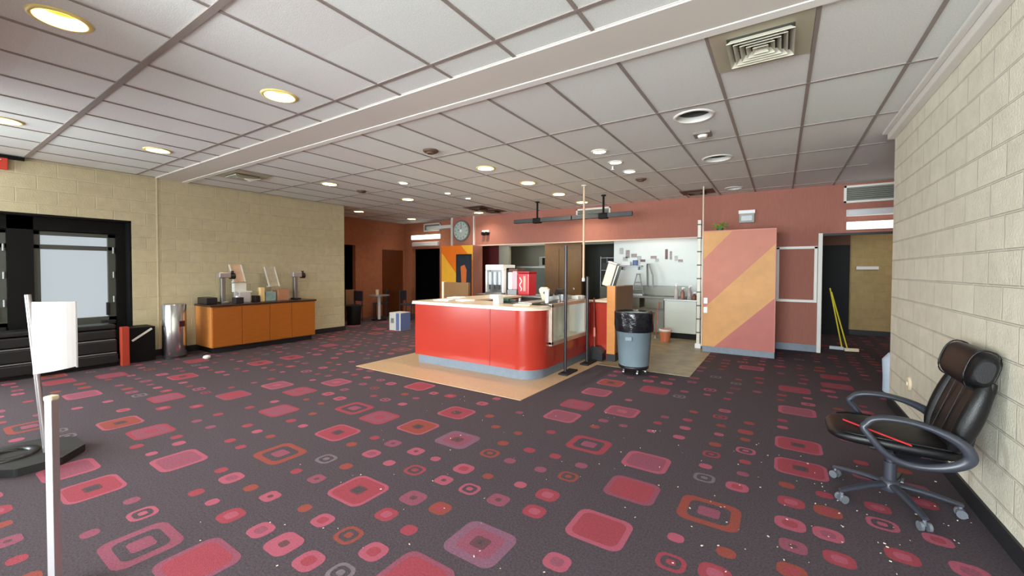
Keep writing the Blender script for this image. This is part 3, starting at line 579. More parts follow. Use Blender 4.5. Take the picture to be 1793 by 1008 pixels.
for k in range(5):
    a = 2*PI*k/5+.3; x, y = cx+.17*math.cos(a), cy+.17*math.sin(a)
    b = MB(); b.cyl((x-.012, y, .029), (x+.012, y, .029), .028); b.cyl((x, y, .04), (x, y, .08), .012); b.build('caster', STEELR, t)
for s_ in (-1, 1):
    b = MB(); b.box(cx+s_*.262-.02, cx+s_*.262+.02, cy-.06, cy+.06, .5, .56) if False else b.box(cx-.05, cx+.05, cy+s_*.25-.02, cy+s_*.25+.02, .5, .56); b.build('handle', BRUTE, t, bev=.01)
# ------------------------------------------------------------------ striped booth box
t = thing('striped_closet', (-.65, 8.4, 0), 'tall box closet striped salmon and amber on its front beside the kitchen opening', 'closet')
X0, X1, Z0, Z1, YF = -1.2, -.075, .11, 2.22, 8.35
b = MB(); b.box(X0, X1, YF, 9.44, .11, Z1); b.build('carcass', REDW, t)
def clip(poly, a, b_, c):
    out = []
    for i in range(len(poly)):
        p, q = poly[i], poly[(i+1) % len(poly)]; dp = a*p[0]+b_*p[1]-c; dq = a*q[0]+b_*q[1]-c
        if dp >= 0: out.append(p)
        if (dp >= 0) != (dq >= 0): s_ = dp/(dp-dq); out.append((p[0]+(q[0]-p[0])*s_, p[1]+(q[1]-p[1])*s_))
    return out
R0 = [(X0, Z0), (X1, Z0), (X1, Z1), (X0, Z1)]
# band direction about 46 degrees; band edges given by a point on each line
DL = [((-1.12, 1.78), (-.74, 2.19)), ((-1.08, .9), (-.12, 1.9)), ((-.99, .1), (-.12, .97))]
def half(line, side, off=0):
    (x0, z0), (x1, z1) = line; nx, nz = -(z1-z0), (x1-x0); L_ = math.hypot(nx, nz); nx /= L_; nz /= L_
    c = nx*x0+nz*z0
    return (nx, nz, c+off) if side > 0 else (-nx, -nz, -(c-off))
G = .014
bands = [('upper_amber_panel', ORNG, [half(DL[0], 1, G)]), ('salmon_panel', SALM, [half(DL[0], -1, -G), half(DL[1], 1, G)]),
         ('amber_panel', ORNG, [half(DL[1], -1, -G), half(DL[2], 1, G)]), ('rose_panel', ROSE, [half(DL[2], -1, -G)])]
b = MB(); b.box(X0, X1, YF-.006, YF, Z0, Z1); b.build('groove_backing', GROOVE, t)
for nm, M_, hs in bands:
    P = R0
    for h in hs: P = clip(P, *h)
    if len(P) > 2: b = MB(); b.prism(P, 'y', YF-.02, YF-.006); b.build(nm, M_, t)
b = MB(); b.box(X0, X1+.01, YF-.03, YF, 0, Z0); b.box(X1, X1+.012, YF, 9.43, 0, Z0); b.build('kick_board', GREYB, t, bev=.003)
b = MB(); b.box(X0-.002, X1+.012, YF-.022, 9.44, Z1, Z1+.02); b.box(X1, X1+.012, YF-.022, YF+.03, Z0, Z1); b.build('edge_trim', mat('rose trim', (196, 120, 104), .5), t)
for z in (.95, .78): b = MB(); b.box(-1.185, -1.12, YF-.035, YF-.02, z-.055, z+.055); b.build('outlet_plate', WPLAS, t, bev=.003)
b = MB(); b.cyl((-1.215, 8.34, .1), (-1.215, 8.34, H), .013); t2 = tag(b.build('conduit', mat('pale conduit', (216, 196, 176), .4), org=(-1.215, 8.34, .1)), 'thin pale conduit running from ceiling down the left edge of the striped closet', 'conduit')
# white slotted upright of the kitchen shelving
t = thing('shelf_upright', (-1.32, 8.6, 0), 'white slotted upright with dark rings standing left of the striped closet', 'shelf upright')
b = MB(); b.box(-1.345, -1.285, 8.58, 8.64, .1, 2.48); b.build('post', mat('off white enamel', (214, 212, 196), .4), t, bev=.006)
for k in range(9): b = MB(); z = .3+.26*k; b.box(-1.352, -1.278, 8.573, 8.647, z, z+.025); b.build('collar', mat('dark collar', (96, 96, 88), .5), t, bev=.003)
b = MB(); b.box(-1.37, -1.26, 8.56, 8.66, .006, .1); b.build('foot', WPLAS, t, bev=.01)
# plant on top
t = thing('potted_plant', (-.95, 8.5, 2.24), 'small bright green leafy plant on top of the striped closet', 'plant')
b = MB(); b.cyl((-.95, 8.5, 2.24), (-.95, 8.5, 2.29), .05, .06); b.build('pot', DGREEN, t)
b = MB()
for k in range(34):
    a = rnd.uniform(0, 2*PI); r = rnd.uniform(.02, .13); c = Vector((-.95+r*math.cos(a), 8.5+r*math.sin(a), 2.29+rnd.uniform(0, .1)))
    d = Vector((math.cos(a), math.sin(a), rnd.uniform(-.3, .8))).normalized(); s_ = d.cross(Vector((0, 0, 1))).normalized(); q = rnd.uniform(.035, .055)
    b.add([c-d*q, c+s_*q*.5+Vector((0, 0, .008)), c+d*q, c-s_*q*.5+Vector((0, 0, .008))], [(0, 1, 2, 3)])
b.build('foliage', GREENP, t)
# ------------------------------------------------------------------ mural panel on the left of the kitchen
t = thing('mural_panel', (-7.8, 9.0, 0), 'orange and yellow diagonal mural panel under the round wall clock', 'panel')
X0, X1, YF = -8.36, -7.2, 9.0
b = MB(); b.box(X0, X1, YF, 9.44, .0, 2.2); b.build('carcass', REDW, t)
R0 = [(X0, .1), (X1, .1), (X1, 2.2), (X0, 2.2)]
l1 = ((-8.36, 2.0), (-7.7, 1.3)); l2 = ((-7.62, 2.2), (-7.2, 1.78))
for nm, M_, hs in (('yellow_panel', YELP, [half(l1, -1, 0)]), ('orange_panel', ORNG2, [half(l1, 1, 0), half(l2, -1, 0)]), ('upper_yellow_panel', YELP, [half(l2, 1, 0)])):
    P = R0
    for h in hs: P = clip(P, *h)
    if len(P) > 2: b = MB(); b.prism(P, 'y', YF-.015, YF); b.build(nm, M_, t)
b = MB(); b.box(X0, X1, YF-.012, YF, 0, .1); b.build('kick_board', GREYB, t)
pt = thing('poster', (-7.5, 8.98, .6), 'dark blue framed poster with an orange shape on the orange mural panel', 'poster')
b = MB(); b.box(-7.78, -7.22, 8.955, 8.985, .55, 1.95); b.build('frame', mat('charcoal frame', (30, 32, 34), .4), pt, bev=.005)
b = MB(); b.box(-7.74, -7.26, 8.95, 8.955, .6, 1.9); b.build('sheet', mat('blue black print', (32, 44, 56), .45, noise=.3, nscale=5), pt)
b = MB(); b.prism([(-7.6, 1.6), (-7.46, 1.65), (-7.38, 1.5), (-7.42, .8), (-7.55, .8)], 'y', 8.947, 8.95); b.build('printed_shape', mat('burnt orange', (206, 108, 50), .5), pt)
t = thing('column_casing', (-7.75, 9.3, 2.25), 'terracotta casing with pale corner strips rising to the ceiling behind the clock', 'column casing')
b = MB(); b.box(-8.3, -7.5, 9.4, 9.449, 2.21, H); b.build('casing', REDW, t)
for x in (-8.32, -7.5): b = MB(); b.box(x, x+.03, 9.38, 9.449, 2.21, H); b.build('corner_strip', TRIMW, t)
t = thing('wall_clock', (-7.94, 9.35, 2.66), 'round grey wall clock above the orange mural', 'clock')
def ydisc(b, x, z, r0, y0, y1, n=40, mi=0): b.cyl((x, y0, z), (x, y1, z), r0, r0, n, mi)
b = MB(); ydisc(b, -7.93, 2.66, .31, 9.35, 9.4); b.build('rim', mat('clock rim', (120, 124, 118), .4, .4), t, bev=.01)
b = MB(); ydisc(b, -7.93, 2.66, .27, 9.342, 9.35); b.build('face', CLKM, t)
for k in range(12): a = k*PI/6; b = MB(); b.obox((-7.93+.22*math.sin(a), 9.34, 2.66+.22*math.cos(a)), (.014, .004, .05), Matrix.Rotation(a, 3, 'Y')); b.build('hour_mark', KDARK, t)
for ln, a in ((.13, 5.0), (.19, .1)): b = MB(); b.obox((-7.93+ln/2*math.sin(a), 9.335, 2.66+ln/2*math.cos(a)), (.014, .004, ln), Matrix.Rotation(a, 3, 'Y')); b.build('hand', KDARK, t)
b = MB(); ydisc(b, -7.93, 2.66, .045, 9.33, 9.342, 16); b.build('hub', WPLAS, t)
# ------------------------------------------------------------------ wall fixtures
def tubefix(x0, x1, y, z0, z1, M_, label):
    t = thing('wall_light', ((x0+x1)/2, y, z0), label, 'light'); b = MB(); b.box(x0, x1, y-.05, y, z0, z1); b.build('housing', WHITE, t, bev=.006)
    b = MB(); b.box(x0+.01, x1-.01, y-.09, y-.05, z0+.01, z1-.01); b.build('diffuser', M_, t, bev=.012); return t
tubefix(.97, 2.2, 9.45, 2.24, 2.385, TUBE, 'brightly lit fluorescent wall light above the right hall doorway')
tubefix(.97, 2.2, 9.45, 2.48, 2.60, TUBEOFF, 'unlit white wall light directly above the lit one by the right hall doorway')
tubefix(-10.43, -9.13, 9.8, 2.5, 2.66, TUBE, 'brightly lit fluorescent wall light over the dark opening of the left alcove')
tubefix(-10.4, -9.2, 9.8, 2.28, 2.42, TUBEOFF, 'dim wall light just below the lit one over the left alcove opening')
def grille(x0, x1, y, z0, z1, label):
    t = thing('wall_grille', ((x0+x1)/2, y, z0), label, 'vent'); b = MB(); w_ = .04
    for q in ((x0, x0+w_, z0, z1), (x1-w_, x1, z0, z1), (x0, x1, z0, z0+w_), (x0, x1, z1-w_, z1)): b.box(q[0], q[1], y-.03, y, q[2], q[3])
    b.build('frame', TRIMW, t, bev=.004); b = MB(); b.box(x0+w_, x1-w_, y-.006, y, z0+w_, z1-w_); b.build('backing', KDARK, t)
    b = MB(); n = max(3, int((z1-z0-.08)/.03))
    for k in range(n): z = z0+w_+(z1-z0-2*w_)*(k+.5)/n; b.obox(((x0+x1)/2, y-.015, z), (x1-x0-2*w_, .02, .012), Matrix.Rotation(-.6, 3, 'X'))
    b.build('slats', GRILLE, t); return t
grille(.93, 2.2, 9.45, 2.72, 3.03, 'wide white-framed return grille at the ceiling above the right hall doorway')
grille(-9.9, -9.15, 9.8, 2.76, 3.02, 'pale framed grille near the ceiling over the left alcove opening')
grille(-4.27, -3.39, 9.45, 2.78, 3.02, 'white-framed grille on the terracotta wall behind the black hanging bars')
t = thing('emergency_light', (-.57, 9.4, 2.46), 'small grey and white emergency light on the wall above the striped closet', 'emergency light')
b = MB(); b.box(-.71, -.44, 9.36, 9.45, 2.46, 2.69); b.build('housing', GRILLE, t, bev=.01); b = MB(); b.box(-.72, -.43, 9.35, 9.45, 2.64, 2.71); b.build('top_lamp', WPLAS, t, bev=.008); b = MB(); b.box(-.67, -.48, 9.35, 9.36, 2.5, 2.6); b.build('lens', GREYM, t)
t = thing('emergency_light', (-7.06, 9.4, 2.5), 'tiny dark twin emergency light on the terracotta wall right of the clock', 'emergency light')
b = MB(); b.box(-7.18, -6.94, 9.39, 9.45, 2.58, 2.64); b.build('housing', WHITE, t)
for x in (-7.12, -7.0): b = MB(); b.cyl((x, 9.33, 2.54), (x, 9.42, 2.54), .05); b.build('lamp_head', BLACK, t)
t = thing('exit_sign', (-8.9, .75, 2.88), 'red exit sign at the top left edge under the ceiling of the block wall', 'exit sign')
b = MB(); b.box(-9.0, -8.94, .55, .95, 2.86, 3.02); b.build('housing', mat('sign red', (214, 70, 52), .45), t, bev=.006)
cu = bpy.data.curves.new('exit_text', 'FONT'); cu.body = 'EXIT'; cu.size = .14; cu.align_x = 'CENTER'; cu.align_y = 'CENTER'; cu.extrude = .001
to = bpy.data.objects.new('tmp', cu); C.objects.link(to); bpy.context.view_layer.update()
me = bpy.data.meshes.new_from_object(to.evaluated_get(bpy.context.evaluated_depsgraph_get())); bpy.data.objects.remove(to)
me.materials.clear(); me.materials.append(PAPER); lo = bpy.data.objects.new('lettering', me); C.objects.link(lo); lo.parent = t; lo.location = (-.037, 0, .06); lo.rotation_euler = (PI/2, 0, PI/2)
b = MB(); b.box(-9.0, -8.93, .3, 1.1, H-.055, H-.015); tag(b.build('ceiling_track', BLACK, org=(-8.96, .7, H-.03)), 'short black track where the left block wall meets the ceiling', 'track')
t = thing('wall_outlet', (1.05, 5.34, .43), 'round cream cover plate low on the right block wall behind the chair', 'cover plate')
b = MB(); b.cyl((1.03, 5.34, .43), (1.05, 5.34, .43), .06, .065, 24); b.build('plate', CREAM, t); b = MB(); b.cyl((1.024, 5.34, .43), (1.031, 5.34, .43), .02); b.build('socket', WHITE, t)
# hanging menu bars
for k, (x0, x1, xp, y, z, l) in enumerate(((-5.3, -3.82, -4.68, 8.2, 2.645, 'left black bar hanging from the ceiling on a single rod before the terracotta wall'), (-3.80, -2.49, -3.1, 8.2, 2.645, 'right black bar hanging from the ceiling on a single rod before the terracotta wall'))):
    t = thing('hanging_bar', (xp, y, H), l, 'hanging bar', 'black bars hung over the counter'); b = MB(); b.box(x0, x1, y-.04, y+.04, z-.045, z+.045); b.build('bar', mat('charcoal bar', (52, 54, 56), .4), t, bev=.006)
    b = MB(); b.cyl((xp, y, z), (xp, y, H), .022); b.build('rod', BLACK, t); b = MB(); b.cyl((xp, y, H-.02), (xp, y, H), .05); b.build('ceiling_cup', BLACK, t); b = MB(); b.obox((xp, y, z-.01), (.2, .12, .12), 0); b.build('clamp', BLACK, t, bev=.02)
    b = MB(); b.box(x1-.004 if k == 0 else x0, x1+.0 if k == 0 else x0+.004, y-.03, y+.03, z-.03, z+.03); b.build('end_cap', GREYM, t)
# ------------------------------------------------------------------ downlights
def light_at(x, y, z, e, col, r=.06):
    l = bpy.data.lights.new('can_lamp', 'AREA'); l.shape = 'DISK'; l.size = r*2; l.energy = e; l.color = col
    return l
def can(x, y, r, lit, label, group, small=False):
    t = thing('recessed_downlight', (x, y, H), label, 'downlight', group)
    b = MB(); b.lathe(x, y, [(r, H+.002), (r-.004, H-.008), (r+.012, H-.012), (r+.028, H-.006), (r+.03, H)], 36, cap=False); b.build('trim_ring', TRIMW if not lit or small else mat('lamplit ring', (236, 218, 140), .4), t)  # lit cans: yellow lamp glow tinted into the white ring
    d = (.13 if lit else .2) if not small else .08
    if not lit: b = MB(); b.lathe(x, y, [(r*.985, H+.045), (r*.8, H+d-.003), (.01, H+d-.003)], 32, cap=False); b.build('shaded_depth', KDARK, t)  # shade deep inside the unlit can, put into a dark lining
    b = MB(); b.lathe(x, y, [(r, H), (r*.97, H+.03), (r*.8, H+d), (.01, H+d)] if lit else [(r, H), (r*.985, H+.045)], 32, cap=False); b.build('reflector', REFL if lit and not small else REFLW, t)
    b = MB(); q = r*(.8 if lit else .3); b.lathe(x, y, [(.005, H+d-.05), (q*.6, H+d-.045), (q, H+d-.02), (q, H+d-.002)], 20, cap=False); b.build('bulb', (BULB2 if small else BULB) if lit else REFLW, t)
    if lit:
        l = light_at(x, y, H, 10, (1, .88, .7)); l.energy = 6 if small else 20; l.size = r*1.2; l.spread = math.radians(165)
        lo = bpy.data.objects.new('lamp', l); C.objects.link(lo); lo.parent = t; lo.location = (0, 0, d-.055)
    return t
NAMES = ['nearest lit yellow downlight in the upper left corner of the picture', 'large lit yellow downlight just before the ceiling beam, left of middle', 'lit downlight at the far left edge nearest the viewer', 'lit yellow downlight before the beam above the left dark doorway',
         'lit downlight beyond the beam above the orange cabinet', 'lit downlight over the front of the red counter, nearest of its row', 'second lit downlight back in the row over the red counter', 'third lit downlight back in the row over the red counter', 'lit downlight by the hanging rod, furthest back over the counter',
         'lit downlight level with the end of the left block wall', 'lit downlight just inside the brown alcove beside the block wall', 'lit downlight at the back of the brown alcove', 'lit downlight near the ceiling in front of the round clock']
for (x, y, r), n in zip(LIT, NAMES): can(x, y, r, True, n, 'lit recessed downlights')
NS = ['small bright downlight over the left end of the counter', 'tiny downlight behind the small one over the counter left end', 'tiny downlight furthest back over the counter left end', 'small warm spotlight nearest in the row of three over the trash can', 'middle small spotlight of the row of three over the trash can', 'furthest small spotlight of the row of three over the trash can']
for (x, y, r), n in zip(SMALL, NS): can(x, y, r, True, n, 'small recessed spotlights', True)
NO = ['nearest unlit round downlight between the big vent and the smoke sensor', 'second unlit round downlight in the right ceiling', 'furthest unlit downlight near the terracotta wall']
for (x, y, r), n in zip(OFF, NO): can(x, y, r, False, n, 'unlit recessed downlights')
# ceiling diffusers
def diffuser(x0, x1, y0, y1, label, pm, fm):
    t = thing('ceiling_vent', ((x0+x1)/2, (y0+y1)/2, H), label, 'vent'); b = MB(); b.box(x0, x1, y0, y1, H-.012, H-.001); b.build('panel', pm, t, bev=.003)
    cx, cy = (x0+x1)/2, (y0+y1)/2; s0 = min(x1-x0, y1-y0)*.33
    b = MB(); b.box(cx-s0, cx+s0, cy-s0, cy+s0, H-.014, H-.012); b.build('throat', KDARK, t)
    b = MB()
    for k in range(5):
        o_ = s0*(1-k*.19); i_ = o_-s0*.13; za, zb = H-.045, H-.016
        O = [(cx-o_, cy-o_, za), (cx+o_, cy-o_, za), (cx+o_, cy+o_, za), (cx-o_, cy+o_, za)]; I = [(cx-i_, cy-i_, zb), (cx+i_, cy-i_, zb), (cx+i_, cy+i_, zb), (cx-i_, cy+i_, zb)]
        O2 = [(p[0], p[1], p[2]-.004) for p in O]
        b.add(O+I, [(j, (j+1) % 4, 4+(j+1) % 4, 4+j) for j in range(4)]); b.add(O+O2, [(j, (j+1) % 4, 4+(j+1) % 4, 4+j) for j in range(4)])
    b.build('louvres', fm, t); return t
diffuser(-.43, .155, 3.02, 3.63, 'large square louvred air diffuser in a tan panel beside the ceiling beam', VENTM, VENTW)
diffuser(-7.95, -7.2, 3.02, 3.6, 'tan air diffuser beyond the beam near the left block wall', VENTM, VENTW)
diffuser(-6.7, -6.1, 7.96, 8.5, 'brown air diffuser in the ceiling in front of the clock', DARKV, DARKV)
diffuser(-6.65, -6.1, 8.62, 9.05, 'darker brown vent behind the other one in front of the clock', DARKV, DARKV)
diffuser(-1.7, -1.1, 8.6, 9.07, 'brown air vent against the terracotta wall above the striped closet', DARKV, DARKV)
def smoke(x, y, label, sq=False, s_=.09):
    t = thing('ceiling_sensor', (x, y, H), label, 'sensor'); b = MB()
    if sq: b.box(x-s_, x+s_, y-s_, y+s_, H-.02, H)
    else: b.lathe(x, y, [(s_, H), (s_, H-.015), (s_*.8, H-.03), (.01, H-.032)], 24, cap=False)
    b.build('base', DARKV if not sq else mat('sensor grey', (120, 112, 104), .5), t); b = MB(); b.cyl((x, y, H-.045), (x, y, H-.02), s_*.5, s_*.6, 16); b.build('dome', WPLAS if sq else DARKV, t)
smoke(-.77, 5.15, 'square grey sensor between the two unlit round downlights', True); smoke(-2.02, 7.1, 'small dark speaker behind the row of three spotlights')
smoke(-3.87, 3.95, 'small dark round speaker nearest beyond the ceiling beam', s_=.1); smoke(-7.01, 5.22, 'small dark round speaker beyond the downlight over the orange cabinet')
t = thing('sprinkler_head', (-2.12, 6.0, H), 'tiny white sprinkler head beside the middle small spotlight', 'sprinkler'); b = MB(); b.cyl((-2.14, 6.03, H-.05), (-2.14, 6.03, H), .012); b.cyl((-2.14, 6.03, H-.055), (-2.14, 6.03, H-.05), .03); b.build('head', WPLAS, t)
# ------------------------------------------------------------------ condiment cabinet on the left
t = thing('condiment_cabinet', (-8.6, 4.05, 0), 'orange wood cabinet with dark top against the left block wall', 'cabinet')
xa, xb, ya, yb = -8.985, -8.32, 3.11, 5.02
b = MB(); b.box(xa, xb, ya, yb, .11, .83); b.build('carcass', WOODL, t, bev=.003)
b = MB(); b.box(xa, xb-.09, ya+.06, yb-.03, 0, .11); b.build('kick', BASEB, t)
b = MB(); b.box(xa, xb+.03, ya-.02, yb+.02, .83, .865); b.build('worktop', DKTOP, t, bev=.005)
for k, (a, c) in enumerate(((3.125, 3.59), (3.6, 4.08), (4.09, 4.51), (4.52, 5.01))):
    b = MB(); b.box(xb, xb+.018, a, c, .125, .815); b.build('door', WOODO, t, bev=.003)
b = MB(); b.box(-8.985, -8.8, 2.98, 3.28, .866, 1.03) if False else b.box(-8.93, -8.55, 3.12, 3.3, .866, .985); simple('condiment_bin', b, BLKPL, (-8.74, 3.2, .866), 'black box at the near end of the orange cabinet top', 'box', bev=.01)
def pump(y, label, dk):
    t = thing('pump_dispenser', (-8.6, y, .866), label, 'dispenser'); x = -8.6
    b = MB(); b.box(x-.09, x+.09, y-.05, y+.08, .866, .9); b.build('foot', dk, t, bev=.006)
    b = MB(); b.box(x-.045, x+.045, y-.035, y+.035, .9, 1.34); b.build('column', STEELR, t, bev=.01)
    b = MB(); b.box(x-.06, x+.06, y-.07, y+.12, 1.34, 1.44); b.build('head', ALUM, t, bev=.012)
    b = MB(); b.cyl((x, y+.12, 1.37), (x, y+.2, 1.37), .055, .06, 16); b.cyl((x, y+.16, 1.4), (x, y+.16, 1.47), .025); b.build('knob', mat('dark brown knob', (40, 30, 22), .4), t)
pump(3.4, 'tall grey pump dispenser with dark knob beside the black box on the cabinet', STEELR)
pump(4.75, 'tall grey pump dispenser at the far end of the orange cabinet', BLKPL)
def easel(y, z, label, M_, w_=.2, h_=.34):
    t = thing('sign_holder', (-8.75, y, z), label, 'sign holder'); Rm = Matrix.Rotation(-.25, 3, 'Y')@Matrix.Identity(3)
    Rm = Matrix.Rotation(.12, 3, 'X')@Rm
    b = MB(); b.obox((-8.78, y, z+h_/2), (.012, w_, h_), Rm); b.build('sheet', M_, t)
    b = MB(); b.obox((-8.772, y-w_/2, z+h_/2), (.02, .02, h_), Rm); b.obox((-8.772, y+w_/2, z+h_/2), (.02, .02, h_), Rm); b.build('edge', WPLAS, t)
    b = MB(); b.obox((-8.765, y+.01, z+.02), (.05, w_*1.05, .03), Rm); b.build('lip', WPLAS, t); return t
PEACH = mat('peach print', (226, 190, 160), .6, noise=.12, nscale=8)
easel(3.72, 1.25, 'peach printed sign holder tilted above the white napkin box', PEACH); easel(4.36, 1.14, 'grey and cream tilted sign holder above the cardboard cartons', mat('grey print', (190, 180, 160), .6, noise=.15, nscale=12), h_=.42)
t = thing('napkin_box', (-8.65, 3.78, .866), 'white and grey napkin box in the middle of the orange cabinet', 'napkin box')
b = MB(); b.box(-8.8, -8.55, 3.66, 3.86, .866, 1.06); b.build('box', mat('pale grey plastic', (196, 192, 196), .4), t, bev=.01); b = MB(); b.box(-8.82, -8.7, 3.64, 3.85, 1.06, 1.23); b.build('riser', WPLAS, t, bev=.008)
b = MB(); b.box(-8.7, -8.55, 3.66, 3.88, 1.06, 1.08); b.build('shelf', WPLAS, t)
t = thing('black_condiment_tray', (-8.55, 3.56, .866), 'black condiment tray between the pump and the white napkin box', 'tray'); b = MB(); b.box(-8.48, -8.33, 3.5, 3.64, .866, .98); b.build('tray', BLKPL, t, bev=.008); b = MB(); b.cyl((-8.4, 3.56, .98), (-8.4, 3.56, 1.01), .03); b.build('jar_lid', WPLAS, t)
b = MB(); b.box(-8.62, -8.46, 3.9, 3.98, .866, .99); simple('black_cup_holder', b, BLKPL, (-8.54, 3.94, .866), 'small black holder right of the white napkin box', 'holder')
b = MB(); b.box(-8.62, -8.52, 4.02, 4.1, .866, 1.14); simple('cream_carton', b, mat('yellow cream card', (236, 206, 150), .6), (-8.57, 4.06, .866), 'tall cream carton standing mid cabinet', 'carton')
b = MB(); b.box(-8.72, -8.55, 4.13, 4.33, .866, 1.05); simple('teal_carton', b, mat('teal grey card', (140, 170, 172), .6, noise=.2, nscale=12), (-8.63, 4.22, .866), 'teal-grey carton right of the tall cream carton', 'carton')
b = MB(); b.box(-8.74, -8.5, 4.35, 4.57, .866, 1.09); simple('brown_carton', b, mat('kraft card', (176, 126, 96), .6, noise=.1), (-8.62, 4.46, .866), 'brown carton left of the far pump dispenser', 'carton')
# steel bin left of it
t = thing('steel_bin', (-8.56, 2.66, 0), 'polished cylindrical steel waste bin beside the orange cabinet', 'waste bin')
b = MB(); b.lathe(-8.56, 2.66, [(.155, 0), (.165, .02), (.165, .9), (.155, .915), (.01, .92)], 40); b.build('drum', STEEL, t)
b = MB(); b.obox((-8.56+.163*math.cos(.35), 2.66+.163*math.sin(.35), .58), (.02, .1, .1), .35); b.build('hatch', mat('maroon hatch', (74, 22, 24), .4), t, bev=.01)
b = MB(); b.lathe(-8.56, 2.66, [(.168, .02), (.168, .04)], 40, cap=False); b.build('foot_band', BLKPL, t)
b = MB(); b.lathe(-8.02, 2.93, [(.03, 0), (.05, .02), (.045, .05), (.01, .06)], 14, wob=.15); tag(b.build('paper_scrap', PAPER, org=(-8.02, 2.93, 0)), 'small crumpled white paper on the carpet by the steel bin', 'paper')
# ------------------------------------------------------------------ black ribbed bench, red post, black box at the left doorway
t = thing('ribbed_bench', (-8.75, .9, 0), 'long low black ribbed cabinet with silver lines under the left doorway window', 'cabinet')
b = MB(); b.box(-8.98, -8.52, -.4, 1.95, .05, .2); b.box(-8.98, -8.56, -.4, 1.95, .22, .4); b.box(-8.98, -8.6, -.4, 1.95, .42, .56); b.box(-8.98, -8.62, -.4, 1.95, .57, .64); b.build('tiers', BLKPL, t, bev=.02, seg=3)
b = MB()
for z, x in ((.405, -8.58), (.21, -8.54)): b.box(x, x+.012, -.38, 1.93, z, z+.012)
b.build('silver_strip', GREYM, t)
b = MB(); b.box(-8.95, -8.6, -.35, 1.9, 0, .05); b.build('plinth', RUBB, t)
b = MB(); b.box(-8.98, -8.5, -.4, .5, .64, .66); b.build('top_slab', BLACK, t, bev=.004)
b = MB(); b.box(-8.56, -8.44, 1.97, 2.06, 0, .6); tag(b.build('red_post', mat('brick red', (170, 58, 40), .5), org=(-8.5, 2.01, 0), bev=.006), 'short brick-red post at the end of the black ribbed cabinet', 'post')
t = thing('black_crate', (-8.75, 2.25, 0), 'black box with a white diagonal strip standing right of the red post', 'box')
b = MB(); b.box(-8.98, -8.6, 2.09, 2.42, 0, .56); b.build('box', BLACK, t, bev=.008); b = MB(); b.obox((-8.594, 2.25, .44), (.008, .3, .03), Matrix.Rotation(.62, 3, 'X')); b.build('white_strip', WPLAS, t)
# ------------------------------------------------------------------ sign stand and near post
t = thing('sign_stand', (-4.8, .66, 0), 'slim aluminium stand holding a blank white curved sign at the left', 'sign stand')
b = MB(); b.sweep([(-4.8, .67, .05), (-4.8, .64, .5), (-4.8, .592, 1.30)], .018, .02, n=4, upv=(1, 0, 0)); b.build('pole', ALUM, t)
b = MB(); rg = []
n = 9
for k in range(n):
    u = k/(n-1); y = .605+.235*u; x = -4.77+.03*math.sin(PI*u); rg.append([(x, y, .69+.02*u), (x+.008, y, .69+.02*u), (x+.008, y, 1.245-.01*u), (x, y, 1.245-.01*u)])
b.loft(rg, 0, True, sm=False); b.build('sign_panel', mat('sign white', (246, 249, 255), .35), t)
b = MB(); b.box(-4.778, -4.758, .835, .845, .7, 1.235); b.build('edge_rail', ALUM, t)
b = MB(); P = [(-4.9+.36*math.cos(a), .6+.3*math.sin(a)) for a in [PI/8+k*PI/4 for k in range(8)]]; b.prism(P, 'z', 0, .06); b.build('base', RUBB, t, bev=.012)
b = MB(); b.lathe(-4.95, .5, [(.1, .058), (.1, .075), (.16, .075), (.16, .058)], 28, cap=False); b.build('base_ring', BLKPL, t)
t = thing('near_post', (-2.69, .39, 0), 'square aluminium post with cream cap standing close to the viewer at left', 'post')
px, py = -2.69, .393
b = MB(); v = []; Rz = Matrix.Rotation(YAW, 3, 'Z')
b.prism([(px+(Rz@Vector(q))[0], py+(Rz@Vector(q))[1]) for q in ((-.016, -.016, 0), (.016, -.016, 0), (.016, .016, 0), (-.016, .016, 0))], 'z', .02, .92)
dvx = Vector((px, py))
o = b.build('post', ALUM, t, bev=.003)
b = MB(); b.obox((px, py, .928), (.037, .037, .022), YAW); b.build('cap', CREAM, t, bev=.006)
b = MB(); b.cyl((px, py, 0), (px, py, .02), .14, .13, 32); b.build('foot_plate', RUBB, t)
# ------------------------------------------------------------------ office chair
t = thing('office_chair', (.62, 3.59, 0), 'black leather executive office chair leaning back against the right block wall', 'office chair')
hx, hy = .62, 3.58
# seat: lofted along x with waterfall front
S = []
for x, hw, th, zc in ((.285, .13, .010, .432), (.30, .19, .028, .437), (.35, .235, .042, .44), (.46, .255, .05, .445), (.60, .262, .05, .44), (.74, .258, .048, .435), (.86, .24, .045, .43), (.90, .2, .03, .43)):
    S.append(sell((x, hy, zc), (0, 1, 0), (0, 0, 1), hw, th, 32, 3.2))
b = MB(); b.loft(S); st = b.build('seat', LEATH, t, sub=1)
for s_ in (-1, 1): b = MB(); b.sweep([(.36, hy+s_*.21, .47), (.42, hy+s_*.245, .475), (.6, hy+s_*.25, .478), (.84, hy+s_*.235, .468)], .006, n=8); b.build('piping', LEATH, st)
S = []
def bc_(s):   # back centreline from seat to shoulder
    return (.865+.13*s, .46+.42*s)
for s_, hw, th in ((0, .2, .03), (.04, .225, .045), (.2, .25, .052), (.45, .262, .05), (.7, .265, .045), (.92, .26, .04), (1.0, .25, .03)):
    x, z = bc_(s_); d = Vector((.42, 0, -.13)).normalized()
    S.append(sell((x, hy, z), (0, 1, 0), d, hw, th, 32, 3.4))
b = MB(); b.loft(S); bk = b.build('backrest', LEATH, t, sub=1)
